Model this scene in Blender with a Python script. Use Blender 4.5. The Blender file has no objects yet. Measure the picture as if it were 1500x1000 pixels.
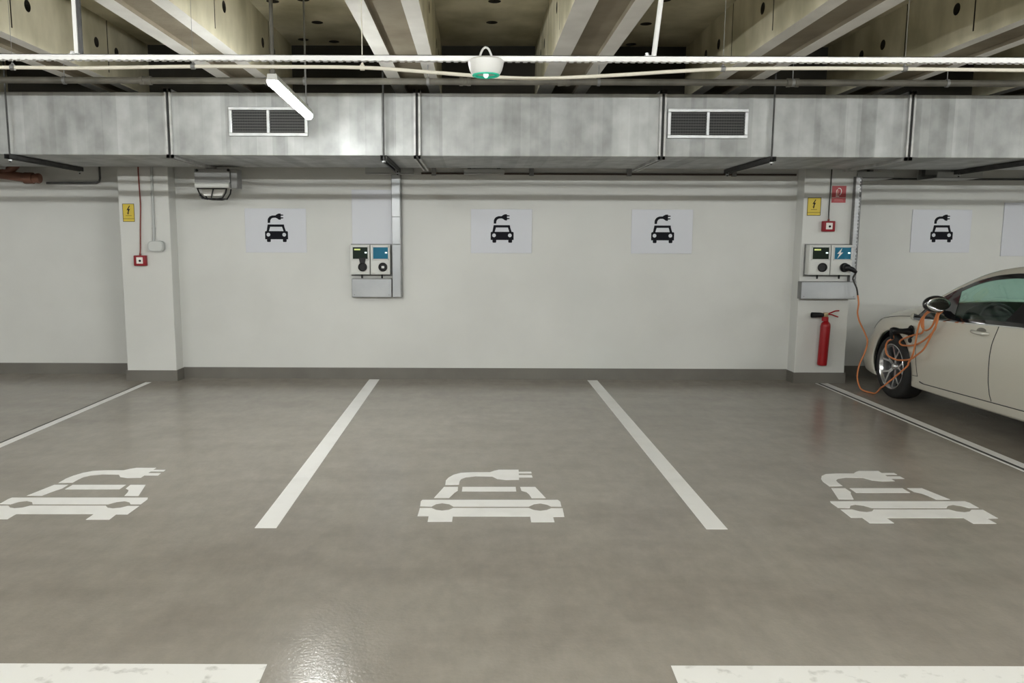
import bpy, bmesh, math, random
from mathutils import Vector, Matrix
random.seed(7)
C = bpy.context.scene.collection
PI = math.pi

# ------------------------------------------------------------------ materials
def new_mat(name):
    m = bpy.data.materials.new(name); m.use_nodes = True
    nt = m.node_tree
    return m, nt, nt.nodes['Principled BSDF']

def pset(b, **k):
    names = dict(color='Base Color', rough='Roughness', metal='Metallic', spec='Specular IOR Level', coat='Coat Weight',
                 coat_rough='Coat Roughness', trans='Transmission Weight', ior='IOR', emit='Emission Color', estr='Emission Strength')
    for a, v in k.items():
        b.inputs[names[a]].default_value = v

def plain(name, rgb, rough=.5, metal=0., **k):
    m, nt, b = new_mat(name)
    pset(b, color=(*rgb, 1), rough=rough, metal=metal, **k)
    return m

def noisy(name, rgb, rgb2, scale=3., rough=(.4, .6), metal=0., stretch=(1, 1, 1), bump=0., detail=6., lo=.35, hi=.65, bscale=None, **k):
    """two tones mixed by object-space noise, with the same noise in the roughness"""
    m, nt, b = new_mat(name)
    N, Lk = nt.nodes, nt.links
    tc = N.new('ShaderNodeTexCoord'); mp = N.new('ShaderNodeMapping'); mp.inputs['Scale'].default_value = stretch
    Lk.new(tc.outputs['Object'], mp.inputs['Vector'])
    n = N.new('ShaderNodeTexNoise'); n.inputs['Scale'].default_value = scale; n.inputs['Detail'].default_value = detail
    Lk.new(mp.outputs['Vector'], n.inputs['Vector'])
    r = N.new('ShaderNodeValToRGB')
    r.color_ramp.elements[0].position = lo; r.color_ramp.elements[0].color = (*rgb, 1)
    r.color_ramp.elements[1].position = hi; r.color_ramp.elements[1].color = (*rgb2, 1)
    Lk.new(n.outputs['Fac'], r.inputs['Fac']); Lk.new(r.outputs['Color'], b.inputs['Base Color'])
    mr = N.new('ShaderNodeMapRange'); mr.inputs['To Min'].default_value = rough[0]; mr.inputs['To Max'].default_value = rough[1]
    mr.inputs['From Min'].default_value = .3; mr.inputs['From Max'].default_value = .7
    Lk.new(n.outputs['Fac'], mr.inputs['Value']); Lk.new(mr.outputs['Result'], b.inputs['Roughness'])
    if bump:
        n2 = N.new('ShaderNodeTexNoise'); n2.inputs['Scale'].default_value = bscale or scale * 8; n2.inputs['Detail'].default_value = 4
        Lk.new(mp.outputs['Vector'], n2.inputs['Vector'])
        bp = N.new('ShaderNodeBump'); bp.inputs['Strength'].default_value = bump; bp.inputs['Distance'].default_value = .01
        Lk.new(n2.outputs['Fac'], bp.inputs['Height']); Lk.new(bp.outputs['Normal'], b.inputs['Normal'])
    pset(b, metal=metal, **k)
    return m

def emitter(name, rgb, strength):
    m, nt, b = new_mat(name)
    pset(b, color=(*rgb, 1), emit=(*rgb, 1), estr=strength)
    return m

def glass_sheet(name, tint, fres=1.45, rough=.02):
    m = bpy.data.materials.new(name); m.use_nodes = True
    nt = m.node_tree; nt.nodes.clear(); N, Lk = nt.nodes, nt.links
    o = N.new('ShaderNodeOutputMaterial'); mx = N.new('ShaderNodeMixShader'); t = N.new('ShaderNodeBsdfTransparent'); g = N.new('ShaderNodeBsdfGlossy')
    f = N.new('ShaderNodeFresnel'); f.inputs['IOR'].default_value = fres
    t.inputs['Color'].default_value = (*tint, 1); g.inputs['Roughness'].default_value = rough
    ge = N.new('ShaderNodeNewGeometry'); k_ = N.new('ShaderNodeMath'); k_.operation = 'SUBTRACT'; k_.use_clamp = True
    Lk.new(f.outputs[0], k_.inputs[0]); Lk.new(ge.outputs['Backfacing'], k_.inputs[1]); Lk.new(k_.outputs[0], mx.inputs[0]); Lk.new(t.outputs[0], mx.inputs[1]); Lk.new(g.outputs[0], mx.inputs[2]); Lk.new(mx.outputs[0], o.inputs[0])
    return m

def floor_material():
    m, nt, b = new_mat('grey_epoxy_floor')
    N, Lk = nt.nodes, nt.links
    tc = N.new('ShaderNodeTexCoord')
    def noise(scale, stretch=(1, 1, 1), detail=5, rough=.55):
        mp = N.new('ShaderNodeMapping'); mp.inputs['Scale'].default_value = stretch
        Lk.new(tc.outputs['Object'], mp.inputs['Vector'])
        n = N.new('ShaderNodeTexNoise'); n.inputs['Scale'].default_value = scale; n.inputs['Detail'].default_value = detail; n.inputs['Roughness'].default_value = rough
        Lk.new(mp.outputs['Vector'], n.inputs['Vector']); return n.outputs['Fac']
    big = noise(.55); mid = noise(2.0, (.6, 1.3, 1), 6, .62); fine = noise(9., (1, .5, 1), 5, .7); speck = noise(60., (1, 1, 1), 2)
    r = N.new('ShaderNodeValToRGB')
    r.color_ramp.elements[0].position = .35; r.color_ramp.elements[0].color = (.270, .243, .206, 1)
    r.color_ramp.elements[1].position = .65; r.color_ramp.elements[1].color = (.308, .281, .243, 1)
    Lk.new(big, r.inputs['Fac'])
    # darker tyre scuffs and stains
    s = N.new('ShaderNodeValToRGB'); s.color_ramp.elements[0].position = .45; s.color_ramp.elements[0].color = (1, 1, 1, 1)
    s.color_ramp.elements[1].position = .74; s.color_ramp.elements[1].color = (.70, .68, .66, 1)
    Lk.new(mid, s.inputs['Fac'])
    mx = N.new('ShaderNodeMix'); mx.data_type = 'RGBA'; mx.blend_type = 'MULTIPLY'; mx.inputs['Factor'].default_value = .55
    Lk.new(r.outputs['Color'], mx.inputs['A']); Lk.new(s.outputs['Color'], mx.inputs['B'])
    t = N.new('ShaderNodeMapRange'); t.inputs['From Min'].default_value = .3; t.inputs['From Max'].default_value = .7
    t.inputs['To Min'].default_value = .90; t.inputs['To Max'].default_value = 1.08
    Lk.new(fine, t.inputs['Value'])
    mx2 = N.new('ShaderNodeMix'); mx2.data_type = 'RGBA'; mx2.blend_type = 'MULTIPLY'; mx2.inputs['Factor'].default_value = 1
    Lk.new(mx.outputs['Result'], mx2.inputs['A']); Lk.new(t.outputs['Result'], mx2.inputs['B'])
    Lk.new(mx2.outputs['Result'], b.inputs['Base Color'])
    q = N.new('ShaderNodeMapRange'); q.inputs['From Min'].default_value = .3; q.inputs['From Max'].default_value = .7
    q.inputs['To Min'].default_value = .15; q.inputs['To Max'].default_value = .23
    Lk.new(big, q.inputs['Value']); Lk.new(q.outputs['Result'], b.inputs['Roughness'])
    bp = N.new('ShaderNodeBump'); bp.inputs['Strength'].default_value = .22; bp.inputs['Distance'].default_value = .004
    Lk.new(speck, bp.inputs['Height']); Lk.new(bp.outputs['Normal'], b.inputs['Normal'])
    pset(b, spec=.5)
    return m

def duct_material():
    """galvanised sheet: crisp upright rolling bands of slightly different sheen and a mottled spangle"""
    m, nt, b = new_mat('galvanised_duct')
    N, Lk = nt.nodes, nt.links
    tc = N.new('ShaderNodeTexCoord'); sx = N.new('ShaderNodeSeparateXYZ'); Lk.new(tc.outputs['Object'], sx.inputs[0])
    def bands(step, shift):
        a = N.new('ShaderNodeMath'); a.operation = 'ADD'; a.inputs[1].default_value = shift; Lk.new(sx.outputs['X'], a.inputs[0])
        q = N.new('ShaderNodeMath'); q.operation = 'SNAP'; q.inputs[1].default_value = step; Lk.new(a.outputs[0], q.inputs[0])
        w = N.new('ShaderNodeTexWhiteNoise'); w.noise_dimensions = '1D'; Lk.new(q.outputs[0], w.inputs['W']); return w.outputs['Value']
    def noise(scale, stretch, detail):
        mp = N.new('ShaderNodeMapping'); mp.inputs['Scale'].default_value = stretch
        Lk.new(tc.outputs['Object'], mp.inputs['Vector'])
        n = N.new('ShaderNodeTexNoise'); n.inputs['Scale'].default_value = scale; n.inputs['Detail'].default_value = detail
        Lk.new(mp.outputs['Vector'], n.inputs['Vector']); return n.outputs['Fac']
    def madd(x, k, y=None):
        a = N.new('ShaderNodeMath'); a.operation = 'MULTIPLY_ADD'; a.inputs[1].default_value = k; a.inputs[2].default_value = 0
        Lk.new(x, a.inputs[0])
        if y is not None: Lk.new(y, a.inputs[2])
        return a.outputs[0]
    v = madd(bands(.145, .03), .15, madd(bands(.085, .011), .10, madd(noise(6., (1, 1, .8), 6), .55, madd(noise(1.1, (1, 1, .4), 3), .45))))
    smear = noise(2., (1, 1, 2.5), 4)
    r = N.new('ShaderNodeValToRGB')
    r.color_ramp.elements[0].position = .38; r.color_ramp.elements[0].color = (.25, .255, .25, 1)
    r.color_ramp.elements[1].position = .85; r.color_ramp.elements[1].color = (.52, .53, .525, 1)
    Lk.new(v, r.inputs['Fac']); Lk.new(r.outputs['Color'], b.inputs['Base Color'])
    q = N.new('ShaderNodeMapRange'); q.inputs['From Min'].default_value = .4; q.inputs['From Max'].default_value = .85
    q.inputs['To Min'].default_value = .60; q.inputs['To Max'].default_value = .48
    Lk.new(v, q.inputs['Value']); Lk.new(q.outputs['Result'], b.inputs['Roughness'])
    bp = N.new('ShaderNodeBump'); bp.inputs['Strength'].default_value = .12; bp.inputs['Distance'].default_value = .02
    Lk.new(smear, bp.inputs['Height']); Lk.new(bp.outputs['Normal'], b.inputs['Normal'])
    pset(b, metal=.55)
    return m

M = {}
M['floor'] = floor_material()
M['wall'] = noisy('white_wall_paint', (.60, .60, .575), (.645, .645, .62), 1.3, (.5, .65), bump=.02, bscale=40.)
M['base'] = noisy('grey_skirting_paint', (.135, .125, .108), (.165, .155, .135), 2.5, (.45, .6))
M['concrete'] = noisy('bare_concrete', (.42, .39, .265), (.72, .67, .51), 2.6, (.75, .9), stretch=(1, 1, .5), bump=.3, bscale=18.)
M['slab'] = noisy('slab_concrete', (.46, .425, .29), (.72, .665, .50), 2.2, (.75, .9), bump=.3, bscale=18.)
M['strip'] = noisy('smooth_pale_concrete', (.74, .72, .675), (.86, .84, .80), 3., (.7, .85), bump=.15, bscale=25.)
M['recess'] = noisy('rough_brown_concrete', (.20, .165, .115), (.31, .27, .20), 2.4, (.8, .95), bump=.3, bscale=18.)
M['duct'] = duct_material()
M['galv'] = noisy('galvanised_steel', (.50, .51, .52), (.66, .67, .68), 9., (.35, .5), metal=.85)
M['galvdark'] = noisy('weathered_steel', (.20, .20, .20), (.30, .30, .295), 9., (.5, .65), metal=.6)
M['flange'] = noisy('flange_steel', (.42, .42, .415), (.60, .60, .59), 9., (.45, .6), metal=.6)
M['railsteel'] = noisy('dark_channel_steel', (.055, .055, .055), (.10, .10, .10), 9., (.5, .65), metal=.5)
M['white_bar'] = plain('white_coated_steel', (.86, .86, .86), .3, .0)
M['white_cable'] = plain('cream_cable_sheath', (.80, .76, .66), .5)
M['pipe'] = noisy('grey_painted_pipe', (.085, .079, .064), (.14, .13, .108), 6., (.5, .65))
M['line'] = noisy('white_road_paint', (.74, .73, .705), (.80, .79, .77), 5., (.45, .6), lo=.3, hi=.5)
M['wornline'] = noisy('worn_white_road_paint', (.40, .39, .355), (.74, .73, .70), 14., (.45, .6), lo=.25, hi=.42)
M['black'] = plain('black_print', (.009, .009, .013), .7, spec=.12)
M['joint'] = plain('dark_joint_sealant', (.03, .03, .03), .6)
M['sign'] = plain('bluish_white_board', (.60, .61, .655), .35)
M['yellow'] = plain('yellow_sign_sheet', (.62, .46, .02), .4)
M['red'] = plain('red_sign_sheet', (.36, .022, .03), .4)
M['signwhite'] = plain('white_print', (.80, .78, .74), .5)
M['extred'] = plain('red_gloss_paint', (.30, .006, .010), .3, spec=.35, coat=.15)
M['mcpred'] = plain('red_plastic', (.25, .010, .018), .4, spec=.3)
M['redcable'] = plain('red_cable_sheath', (.20, .03, .02), .5)
M['greyplastic'] = plain('grey_plastic', (.42, .43, .42), .45)
M['lightgrey'] = plain('light_grey_plastic', (.55, .56, .54), .4)
M['palegrey'] = plain('pale_grey_plastic', (.62, .625, .60), .4)
M['whiteplastic'] = plain('white_plastic', (.80, .80, .79), .4)
M['blackplastic'] = plain('black_plastic', (.008, .008, .009), .4, spec=.28)
M['screen'] = plain('dark_green_display', (.010, .020, .014), .12)
M['blue'] = plain('blue_display_panel', (.004, .135, .235), .2)
M['yellowled'] = emitter('yellow_display_line', (.62, .70, .22), .08)
M['led'] = emitter('white_indicator_led', (.72, 1., .93), .28)
M['lamp'] = emitter('lit_opal_diffuser', (.975, 1., .975), 27.)
M['lampaisle'] = emitter('lit_narrow_diffuser', (.975, 1., .975), 135.)
M['greenring'] = emitter('green_light_ring', (.015, .42, .27), .10)
M['rubber'] = noisy('black_rubber', (.012, .012, .012), (.020, .019, .019), 20., (.6, .8))
M['alloy'] = plain('polished_alloy', (.62, .62, .63), .22, .9)
M['alloydark'] = plain('dark_wheel_insert', (.03, .03, .032), .4, .3)
M['paint'] = plain('champagne_car_paint', (.68, .65, .565), .34, .2, coat=.7, coat_rough=.06)
M['pillar'] = plain('satin_black_trim', (.008, .008, .009), .4, spec=.25)
M['handle'] = plain('light_handle_paint', (.70, .68, .62), .2, .3, coat=.6)
M['cup'] = plain('shaded_handle_cup', (.20, .19, .165), .4)  # darker than the body paint to put shade into the handle cup
M['gloss'] = plain('gloss_black_trim', (.010, .010, .012), .10, coat=.6)
M['carglass'] = glass_sheet('tinted_car_glass', (.80, .94, .895))
M['lens'] = plain('headlight_lens', (.42, .42, .42), .1, .3)
M['interior'] = plain('dark_cabin_trim', (.022, .021, .021), .7)
M['chrome'] = plain('chrome_trim', (.72, .72, .72), .12, 1.)
M['orange'] = plain('orange_cable_sheath', (.60, .205, .07), .45)
M['blackcable'] = plain('black_cable_sheath', (.02, .017, .015), .45)
M['rust'] = noisy('red_brown_drain_pipe', (.13, .055, .035), (.19, .085, .055), 5., (.45, .6))
M['brownpipe'] = plain('dark_brown_conduit', (.05, .030, .022), .5)
M['midgrey'] = plain('mid_grey_lamp_body', (.25, .25, .245), .4)
M['bladesteel'] = plain('grey_blade_steel', (.16, .16, .155), .5, .5)
M['holeshade_joint'] = plain('hole_shade_and_joint', (.035, .031, .024), .8)  # dark tone painted as shade inside the holes; also colours the beam joints
M['cover'] = noisy('smooth_zinc_cover', (.36, .37, .385), (.44, .45, .46), 2.5, (.34, .46), metal=.7)
M['lampglass'] = plain('lamp_glass', (.55, .54, .50), .15)
M['chromehorn'] = plain('brass_valve', (.45, .36, .22), .35, .8)

# ------------------------------------------------------------------ mesh builder
class MB:
    def __init__(s): s.bm = bmesh.new()
    def _mi(s, faces, mi):
        for f in faces: f.material_index = mi
    def box(s, x0, x1, y0, y1, z0, z1, bevel=0., mi=0, seg=2):
        g = bmesh.ops.create_cube(s.bm, size=1.)
        vs = g['verts']
        for v in vs:
            v.co = Vector(((x0 + x1) / 2 + v.co.x * (x1 - x0), (y0 + y1) / 2 + v.co.y * (y1 - y0), (z0 + z1) / 2 + v.co.z * (z1 - z0)))
        fs = list({f for v in vs for f in v.link_faces})
        s._mi(fs, mi)
        if bevel:
            es = list({e for v in vs for e in v.link_edges})
            r = bmesh.ops.bevel(s.bm, geom=es, offset=bevel, segments=seg, profile=.5, affect='EDGES')
            s._mi(r['faces'], mi)
        return s
    def prism(s, pts, to3, depth_vec, mi=0):
        """polygon pts (2D) mapped by to3 and extruded by depth_vec"""
        d = Vector(depth_vec)
        a = [s.bm.verts.new(to3(*p)) for p in pts]
        b = [s.bm.verts.new(Vector(to3(*p)) + d) for p in pts]
        n = len(pts)
        fs = [s.bm.faces.new(a), s.bm.faces.new(list(reversed(b)))]
        for i in range(n):
            fs.append(s.bm.faces.new([a[i], b[i], b[(i + 1) % n], a[(i + 1) % n]]))
        s._mi(fs, mi)
        bmesh.ops.recalc_face_normals(s.bm, faces=fs)
        return s
    def lathe(s, prof, p0, axis, n=24, mi=0, close=False):
        """prof: (radius, distance along axis) from p0"""
        ax = Vector(axis).normalized(); p0 = Vector(p0)
        u = ax.orthogonal().normalized(); w = ax.cross(u)
        rings = []
        for r, h in prof:
            if r < 1e-6: rings.append([s.bm.verts.new(p0 + ax * h)])
            else: rings.append([s.bm.verts.new(p0 + ax * h + (u * math.cos(2 * PI * k / n) + w * math.sin(2 * PI * k / n)) * r) for k in range(n)])
        fs = []
        pairs = list(zip(rings, rings[1:])) + ([(rings[-1], rings[0])] if close else [])
        for A, B in pairs:
            for k in range(n):
                k2 = (k + 1) % n
                if len(A) == 1 and len(B) == 1: continue
                if len(A) == 1: f = [A[0], B[k2], B[k]]
                elif len(B) == 1: f = [A[k], A[k2], B[0]]
                else: f = [A[k], A[k2], B[k2], B[k]]
                fs.append(s.bm.faces.new(f))
        s._mi(fs, mi)
        bmesh.ops.recalc_face_normals(s.bm, faces=fs)
        return s
    def cyl(s, p0, p1, r, n=16, mi=0, r1=None):
        p0, p1 = Vector(p0), Vector(p1); L = (p1 - p0).length
        return s.lathe([(0, 0), (r, 0), (r if r1 is None else r1, L), (0, L)], p0, p1 - p0, n, mi)
    def tube(s, pts, r, n=10, mi=0, closed=False):
        pts = [Vector(p) for p in pts]; N = len(pts)
        tang = []
        for i in range(N):
            a = pts[i - 1] if (i > 0 or closed) else pts[0]
            b = pts[(i + 1) % N] if (i < N - 1 or closed) else pts[-1]
            tang.append((b - a).normalized())
        u = tang[0].orthogonal().normalized(); rings = []
        for i in range(N):
            if i:
                q = tang[i - 1].rotation_difference(tang[i]); u = q @ u
            u = (u - tang[i] * u.dot(tang[i])).normalized()
            w = tang[i].cross(u); rr = r[i] if isinstance(r, (list, tuple)) else r
            rings.append([s.bm.verts.new(pts[i] + (u * math.cos(2 * PI * k / n) + w * math.sin(2 * PI * k / n)) * rr) for k in range(n)])
        fs = []
        pr = list(zip(rings, rings[1:]))
        if closed: pr.append((rings[-1], rings[0]))
        for A, B in pr:
            for k in range(n): fs.append(s.bm.faces.new([A[k], A[(k + 1) % n], B[(k + 1) % n], B[k]]))
        if not closed:
            fs.append(s.bm.faces.new(list(reversed(rings[0])))); fs.append(s.bm.faces.new(rings[-1]))
        s._mi(fs, mi)
        bmesh.ops.recalc_face_normals(s.bm, faces=fs)
        return s
    def ball(s, c, rx, ry=None, rz=None, n=20, mi=0, rot=None):
        g = bmesh.ops.create_uvsphere(s.bm, u_segments=n, v_segments=max(8, n // 2), radius=1.)
        ry = ry or rx; rz = rz or rx
        for v in g['verts']:
            p = Vector((v.co.x * rx, v.co.y * ry, v.co.z * rz))
            if rot: p = rot @ p
            v.co = p + Vector(c)
        s._mi({f for v in g['verts'] for f in v.link_faces}, mi)
        return s
    def grid(s, rows, mi=0, flip=False):
        vv = [[s.bm.verts.new(p) for p in r] for r in rows]
        fs = []
        for i in range(len(vv) - 1):
            for j in range(len(vv[0]) - 1):
                q = [vv[i][j], vv[i][j + 1], vv[i + 1][j + 1], vv[i + 1][j]]
                if flip: q.reverse()
                fs.append(s.bm.faces.new(q))
        s._mi(fs, mi)
        return s
    def build(s, name, mats, parent=None, origin=None, smooth=None):
        if not isinstance(mats, (list, tuple)): mats = [mats]
        o0 = Vector(origin) if origin is not None else (ORI.get(parent.name, Vector()) if parent is not None else None)
        if o0 is None:
            xs = [v.co for v in s.bm.verts]
            o0 = Vector((sum(v.x for v in xs) / len(xs), sum(v.y for v in xs) / len(xs), min(v.z for v in xs)))
        for v in s.bm.verts: v.co -= o0
        me = bpy.data.meshes.new(name); s.bm.to_mesh(me); s.bm.free()
        for m in mats: me.materials.append(m)
        if smooth is not None:
            for p in me.polygons: p.use_smooth = True
            try: me.set_sharp_from_angle(angle=math.radians(smooth))
            except Exception: pass
        ob = bpy.data.objects.new(name, me); C.objects.link(ob)
        if parent is not None: ob.parent = parent
        else: ob.location = o0
        ORI[ob.name] = o0
        return ob

ORI = {}
def tag(o, label, cat, group=None, kind=None):
    o['label'] = label; o['category'] = cat
    if group: o['group'] = group
    if kind: o['kind'] = kind
    return o
def thing(name, loc, label, cat, group=None, kind=None):
    o = bpy.data.objects.new(name, None); C.objects.link(o); o.location = loc; o.empty_display_size = .1
    ORI[o.name] = Vector(loc)
    return tag(o, label, cat, group, kind)
def struct(o, label, cat): return tag(o, label, cat, kind='structure')
def copy_tree(o, parent=None):
    c = o.copy(); C.objects.link(c)
    if parent is not None: c.parent = parent
    for ch in list(o.children): copy_tree(ch, c)
    return c
def box_obj(name, m, b, parent=None, bevel=0., smooth=None):
    return MB().box(*b, bevel=bevel).build(name, m, parent, smooth=smooth)
def catmull(P, per=8, closed=False):
    P = [Vector(p) for p in P]; n = len(P); out = []
    for i in range(n if closed else n - 1):
        a, b, c, d = (P[(i - 1) % n] if closed or i else P[0]), P[i], P[(i + 1) % n], (P[(i + 2) % n] if closed or i + 2 < n else P[-1])
        for k in range(per):
            t = k / per
            out.append(.5 * ((2 * b) + (c - a) * t + (2 * a - 5 * b + 4 * c - d) * t * t + (3 * b - a - 3 * c + d) * t ** 3))
    if not closed: out.append(P[-1])
    return out
def cut(ob, cutter):
    """boolean difference, applied"""
    md = ob.modifiers.new('cut', 'BOOLEAN'); md.operation = 'DIFFERENCE'; md.solver = 'EXACT'; md.object = cutter
    dg = bpy.context.evaluated_depsgraph_get(); ev = ob.evaluated_get(dg)
    me = bpy.data.meshes.new_from_object(ev)
    ob.modifiers.clear(); ob.data = me
    bpy.data.objects.remove(cutter, do_unlink=True)

# ------------------------------------------------------------------ the setting
XL, XR, YB, YW, YR, YC = -13., 13., -13., 8.98, 9.25, 8.78
SOF, SLAB = 3.094, 3.624
CL0, CL1, CR0, CR1 = -3.97, -3.41, 3.63, 4.20
fl = MB().box(XL, XR, YB, 9.6, -.2, 0).build('floor', M['floor'], origin=(0, 0, 0)); struct(fl, 'grey epoxy coated concrete car park floor', 'floor')
sl = MB().box(XL, XR, YB, 9.6, SLAB, SLAB + .3).build('ceiling', [M['slab'], M['holeshade_joint']], origin=(0, 0, SLAB))
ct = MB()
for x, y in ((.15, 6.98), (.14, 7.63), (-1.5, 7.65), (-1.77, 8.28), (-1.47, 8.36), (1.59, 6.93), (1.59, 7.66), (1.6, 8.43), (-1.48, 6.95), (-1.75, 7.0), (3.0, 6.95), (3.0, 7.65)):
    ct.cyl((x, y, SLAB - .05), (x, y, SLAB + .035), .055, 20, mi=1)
cut(sl, ct.build('cutter', [M['slab'], M['holeshade_joint']], origin=(0, 0, SLAB)))
struct(sl, 'bare concrete ceiling slab between the beams', 'ceiling')

w = box_obj('wall_back', M['wall'], (CL1 - .1, CR0 + .1, YW, 9.6, 0, SLAB)); struct(w, 'white painted wall behind the three middle bays', 'wall')
w = box_obj('wall_back_left', M['wall'], (XL, CL0 + .1, YR, 9.6, 0, SLAB)); struct(w, 'white painted wall set back beyond the first column', 'wall')
w = box_obj('wall_back_right', M['wall'], (CR1 - .1, XR, YR, 9.6, 0, SLAB)); struct(w, 'white painted wall behind the parked car', 'wall')
w = box_obj('wall_front', M['wall'], (XL, XR, YB - .3, YB, 0, SLAB)); struct(w, 'white wall at the far side of the aisle behind the camera', 'wall')
w = box_obj('wall_left', M['wall'], (XL - .3, XL, YB, 9.6, 0, SLAB)); struct(w, 'white end wall of the car park beyond the empty bays', 'wall')
w = box_obj('wall_right', M['wall'], (XR, XR + .3, YB, 9.6, 0, SLAB)); struct(w, 'white end wall of the car park beyond the parked car', 'wall')
for nm, x0, x1, lab in (('column', CL0, CL1, 'white concrete column carrying a yellow sign and a grey junction box'), ('column', CR0, CR1, 'white concrete column carrying the fire extinguisher and a charger')):
    o = MB().box(x0, x1, YC, 9.55, 0, SLAB, bevel=.008).build(nm, M['wall']); struct(o, lab, 'column')
BT = .012
def skirt(name, b, lab):
    o = box_obj(name, M['base'], b); struct(o, lab, 'baseboard')
skirt('baseboard_back', (CL1 + BT, CR0 - BT, YW - BT, YW, 0, .128), 'grey painted skirting band along the middle bays')
skirt('baseboard_left', (XL, CL0 - BT, YR - BT, YR, 0, .128), 'grey skirting band left of the first column')
skirt('baseboard_right', (CR1 + BT, XR, YR - BT, YR, 0, .128), 'grey skirting band behind the parked car')
for x0, x1, lab in ((CL0, CL1, 'grey painted foot band around the column with the junction box'), (CR0, CR1, 'grey painted foot band around the column with the extinguisher')):
    m = MB()
    m.box(x0 - BT, x1 + BT, YC - BT, YC, 0, .122); m.box(x0 - BT, x0, YC, YW if x0 > 0 else YR, 0, .122); m.box(x1, x1 + BT, YC, YW if x0 < 0 else YR, 0, .122)
    struct(m.build('baseboard_column', M['base']), lab, 'baseboard')

M['ledgeshade'] = noisy('shade_dark_ledge', (.035, .032, .026), (.060, .055, .045), 2.5, (.8, .95))  # near-black colour stands in for the deep shade above the duct
o = box_obj('trim_1', M['ledgeshade'], (XL, XR, 8.52, 9.0, 2.99, SLAB)); struct(o, 'concrete ledge carrying the ceiling beams above the duct, coloured dark as shade', 'trim')

# ceiling beams: two webs with a recess between them
def beam(x0, x1, s1, s2, label, detail=True):
    xa, xb = x0 + s1, x1 - s2
    prof = [(x0, SLAB), (x0, SOF), (xa, SOF), (xa + .006, SOF + .028), (xb - .006, SOF + .028), (xb, SOF), (x1, SOF), (x1, SLAB)]
    m = MB(); m.prism(prof, lambda x, z: (x, YB, z), (0, 8.56 - YB, 0))
    m.bm.faces.ensure_lookup_table()
    for f in m.bm.faces:
        c = f.calc_center_median(); nz = f.normal.z
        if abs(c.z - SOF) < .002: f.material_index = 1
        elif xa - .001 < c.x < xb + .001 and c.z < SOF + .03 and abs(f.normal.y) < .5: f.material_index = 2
    ob = m.build('ceiling_beam', [M['concrete'], M['strip'], M['recess'], M['holeshade_joint']], origin=((x0 + x1) / 2, 0, SOF))
    if detail:
        c = MB()
        for xs, d in ((x0, 1), (x1, -1)):
            for y in (1.9, 3.4, 5.2, 6.28, 7.38, 7.78):
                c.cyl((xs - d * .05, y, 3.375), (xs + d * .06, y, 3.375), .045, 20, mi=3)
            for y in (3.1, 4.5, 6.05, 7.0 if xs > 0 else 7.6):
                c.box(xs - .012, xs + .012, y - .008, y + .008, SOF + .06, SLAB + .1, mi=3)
        cut(ob, c.build('cutter', [M['concrete'], M['strip'], M['recess'], M['holeshade_joint']], origin=((x0 + x1) / 2, 0, SOF)))
    struct(ob, label, 'beam')
k = 1.5
beam(-2.58 * k, -2.305 * k, .12, .105, 'twin web concrete ceiling beam above the far left bay')
beam(-1.613 * k, -1.297 * k, .128, .113, 'twin web concrete ceiling beam left of the lit tube lamp')
beam(-.556 * k, -.245 * k, .122, .113, 'twin web concrete ceiling beam left of the parking sensor')
beam(.409 * k, .741 * k, .15, .12, 'twin web concrete ceiling beam right of the parking sensor')
beam(1.465 * k, 1.783 * k, .117, .123, 'twin web concrete ceiling beam above the louvre nearest the parked car')
beam(2.46 * k, 2.765 * k, .095, .10, 'twin web concrete ceiling beam near the extinguisher column')
for i, cx in enumerate((5.47, 7.0, 8.52, 10.04, 11.56)):
    beam(cx - .235, cx + .235, .11, .11, 'twin web concrete ceiling beam over the parked car' if i == 0 else 'concrete ceiling beam beyond the parked car, out of the frame', False)
for i, cx in enumerate((-5.19, -6.71, -8.23, -9.75, -11.27)):
    beam(cx - .235, cx + .235, .11, .11, 'concrete ceiling beam beyond the far left bay, out of the frame', False)

# ------------------------------------------------------------------ floor markings
PT = .0015
def flat(name, polys, m, label, cat, group=None, origin=None):
    b = MB()
    for p in polys: b.prism(p, lambda x, y: (x, y, .0002), (0, 0, PT))
    o = b.build(name, m, origin=origin); tag(o, label, cat, group)
    return o
GL = 'white lines between the bays'
flat('bay_line', [[(-1.232, 4.19), (-1.111, 4.19), (-1.115, 8.915), (-1.233, 8.915)]], M['line'], 'white bay line left of the middle painted car symbol', 'floor marking', GL)
flat('bay_line', [[(1.293, 4.195), (1.413, 4.195), (1.408, 8.905), (1.293, 8.905)]], M['line'], 'white bay line right of the middle painted car symbol', 'floor marking', GL)
r_ = thing('bay_line', (-3.70, 6.4, 0), 'white bay line ending at the column with the junction box', 'floor marking', GL)
b = MB(); b.prism([(-3.752, 4.19), (-3.672, 4.19), (-3.662, 8.68), (-3.728, 8.68)], lambda x, y: (x, y, .0002), (0, 0, PT)); b.build('paint_stripe', M['line'], r_)
b = MB(); b.prism([(-3.776, 4.19), (-3.760, 4.19), (-3.737, 8.68), (-3.746, 8.68)], lambda x, y: (x, y, .0002), (0, 0, PT)); b.build('floor_joint', M['joint'], r_)
r_ = thing('bay_line', (3.92, 6.4, 0), 'double white bay line between the last symbol and the parked car', 'floor marking', GL)
b = MB(); b.prism([(3.905, 4.19), (3.985, 4.19), (4.012, 8.76), (3.925, 8.76)], lambda x, y: (x, y, .0002), (0, 0, PT)); b.build('paint_stripe', M['line'], r_)
b = MB(); b.prism([(3.846, 4.19), (3.870, 4.19), (3.892, 8.76), (3.868, 8.76)], lambda x, y: (x, y, .0002), (0, 0, PT)); b.build('paint_stripe', M['line'], r_)
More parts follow.
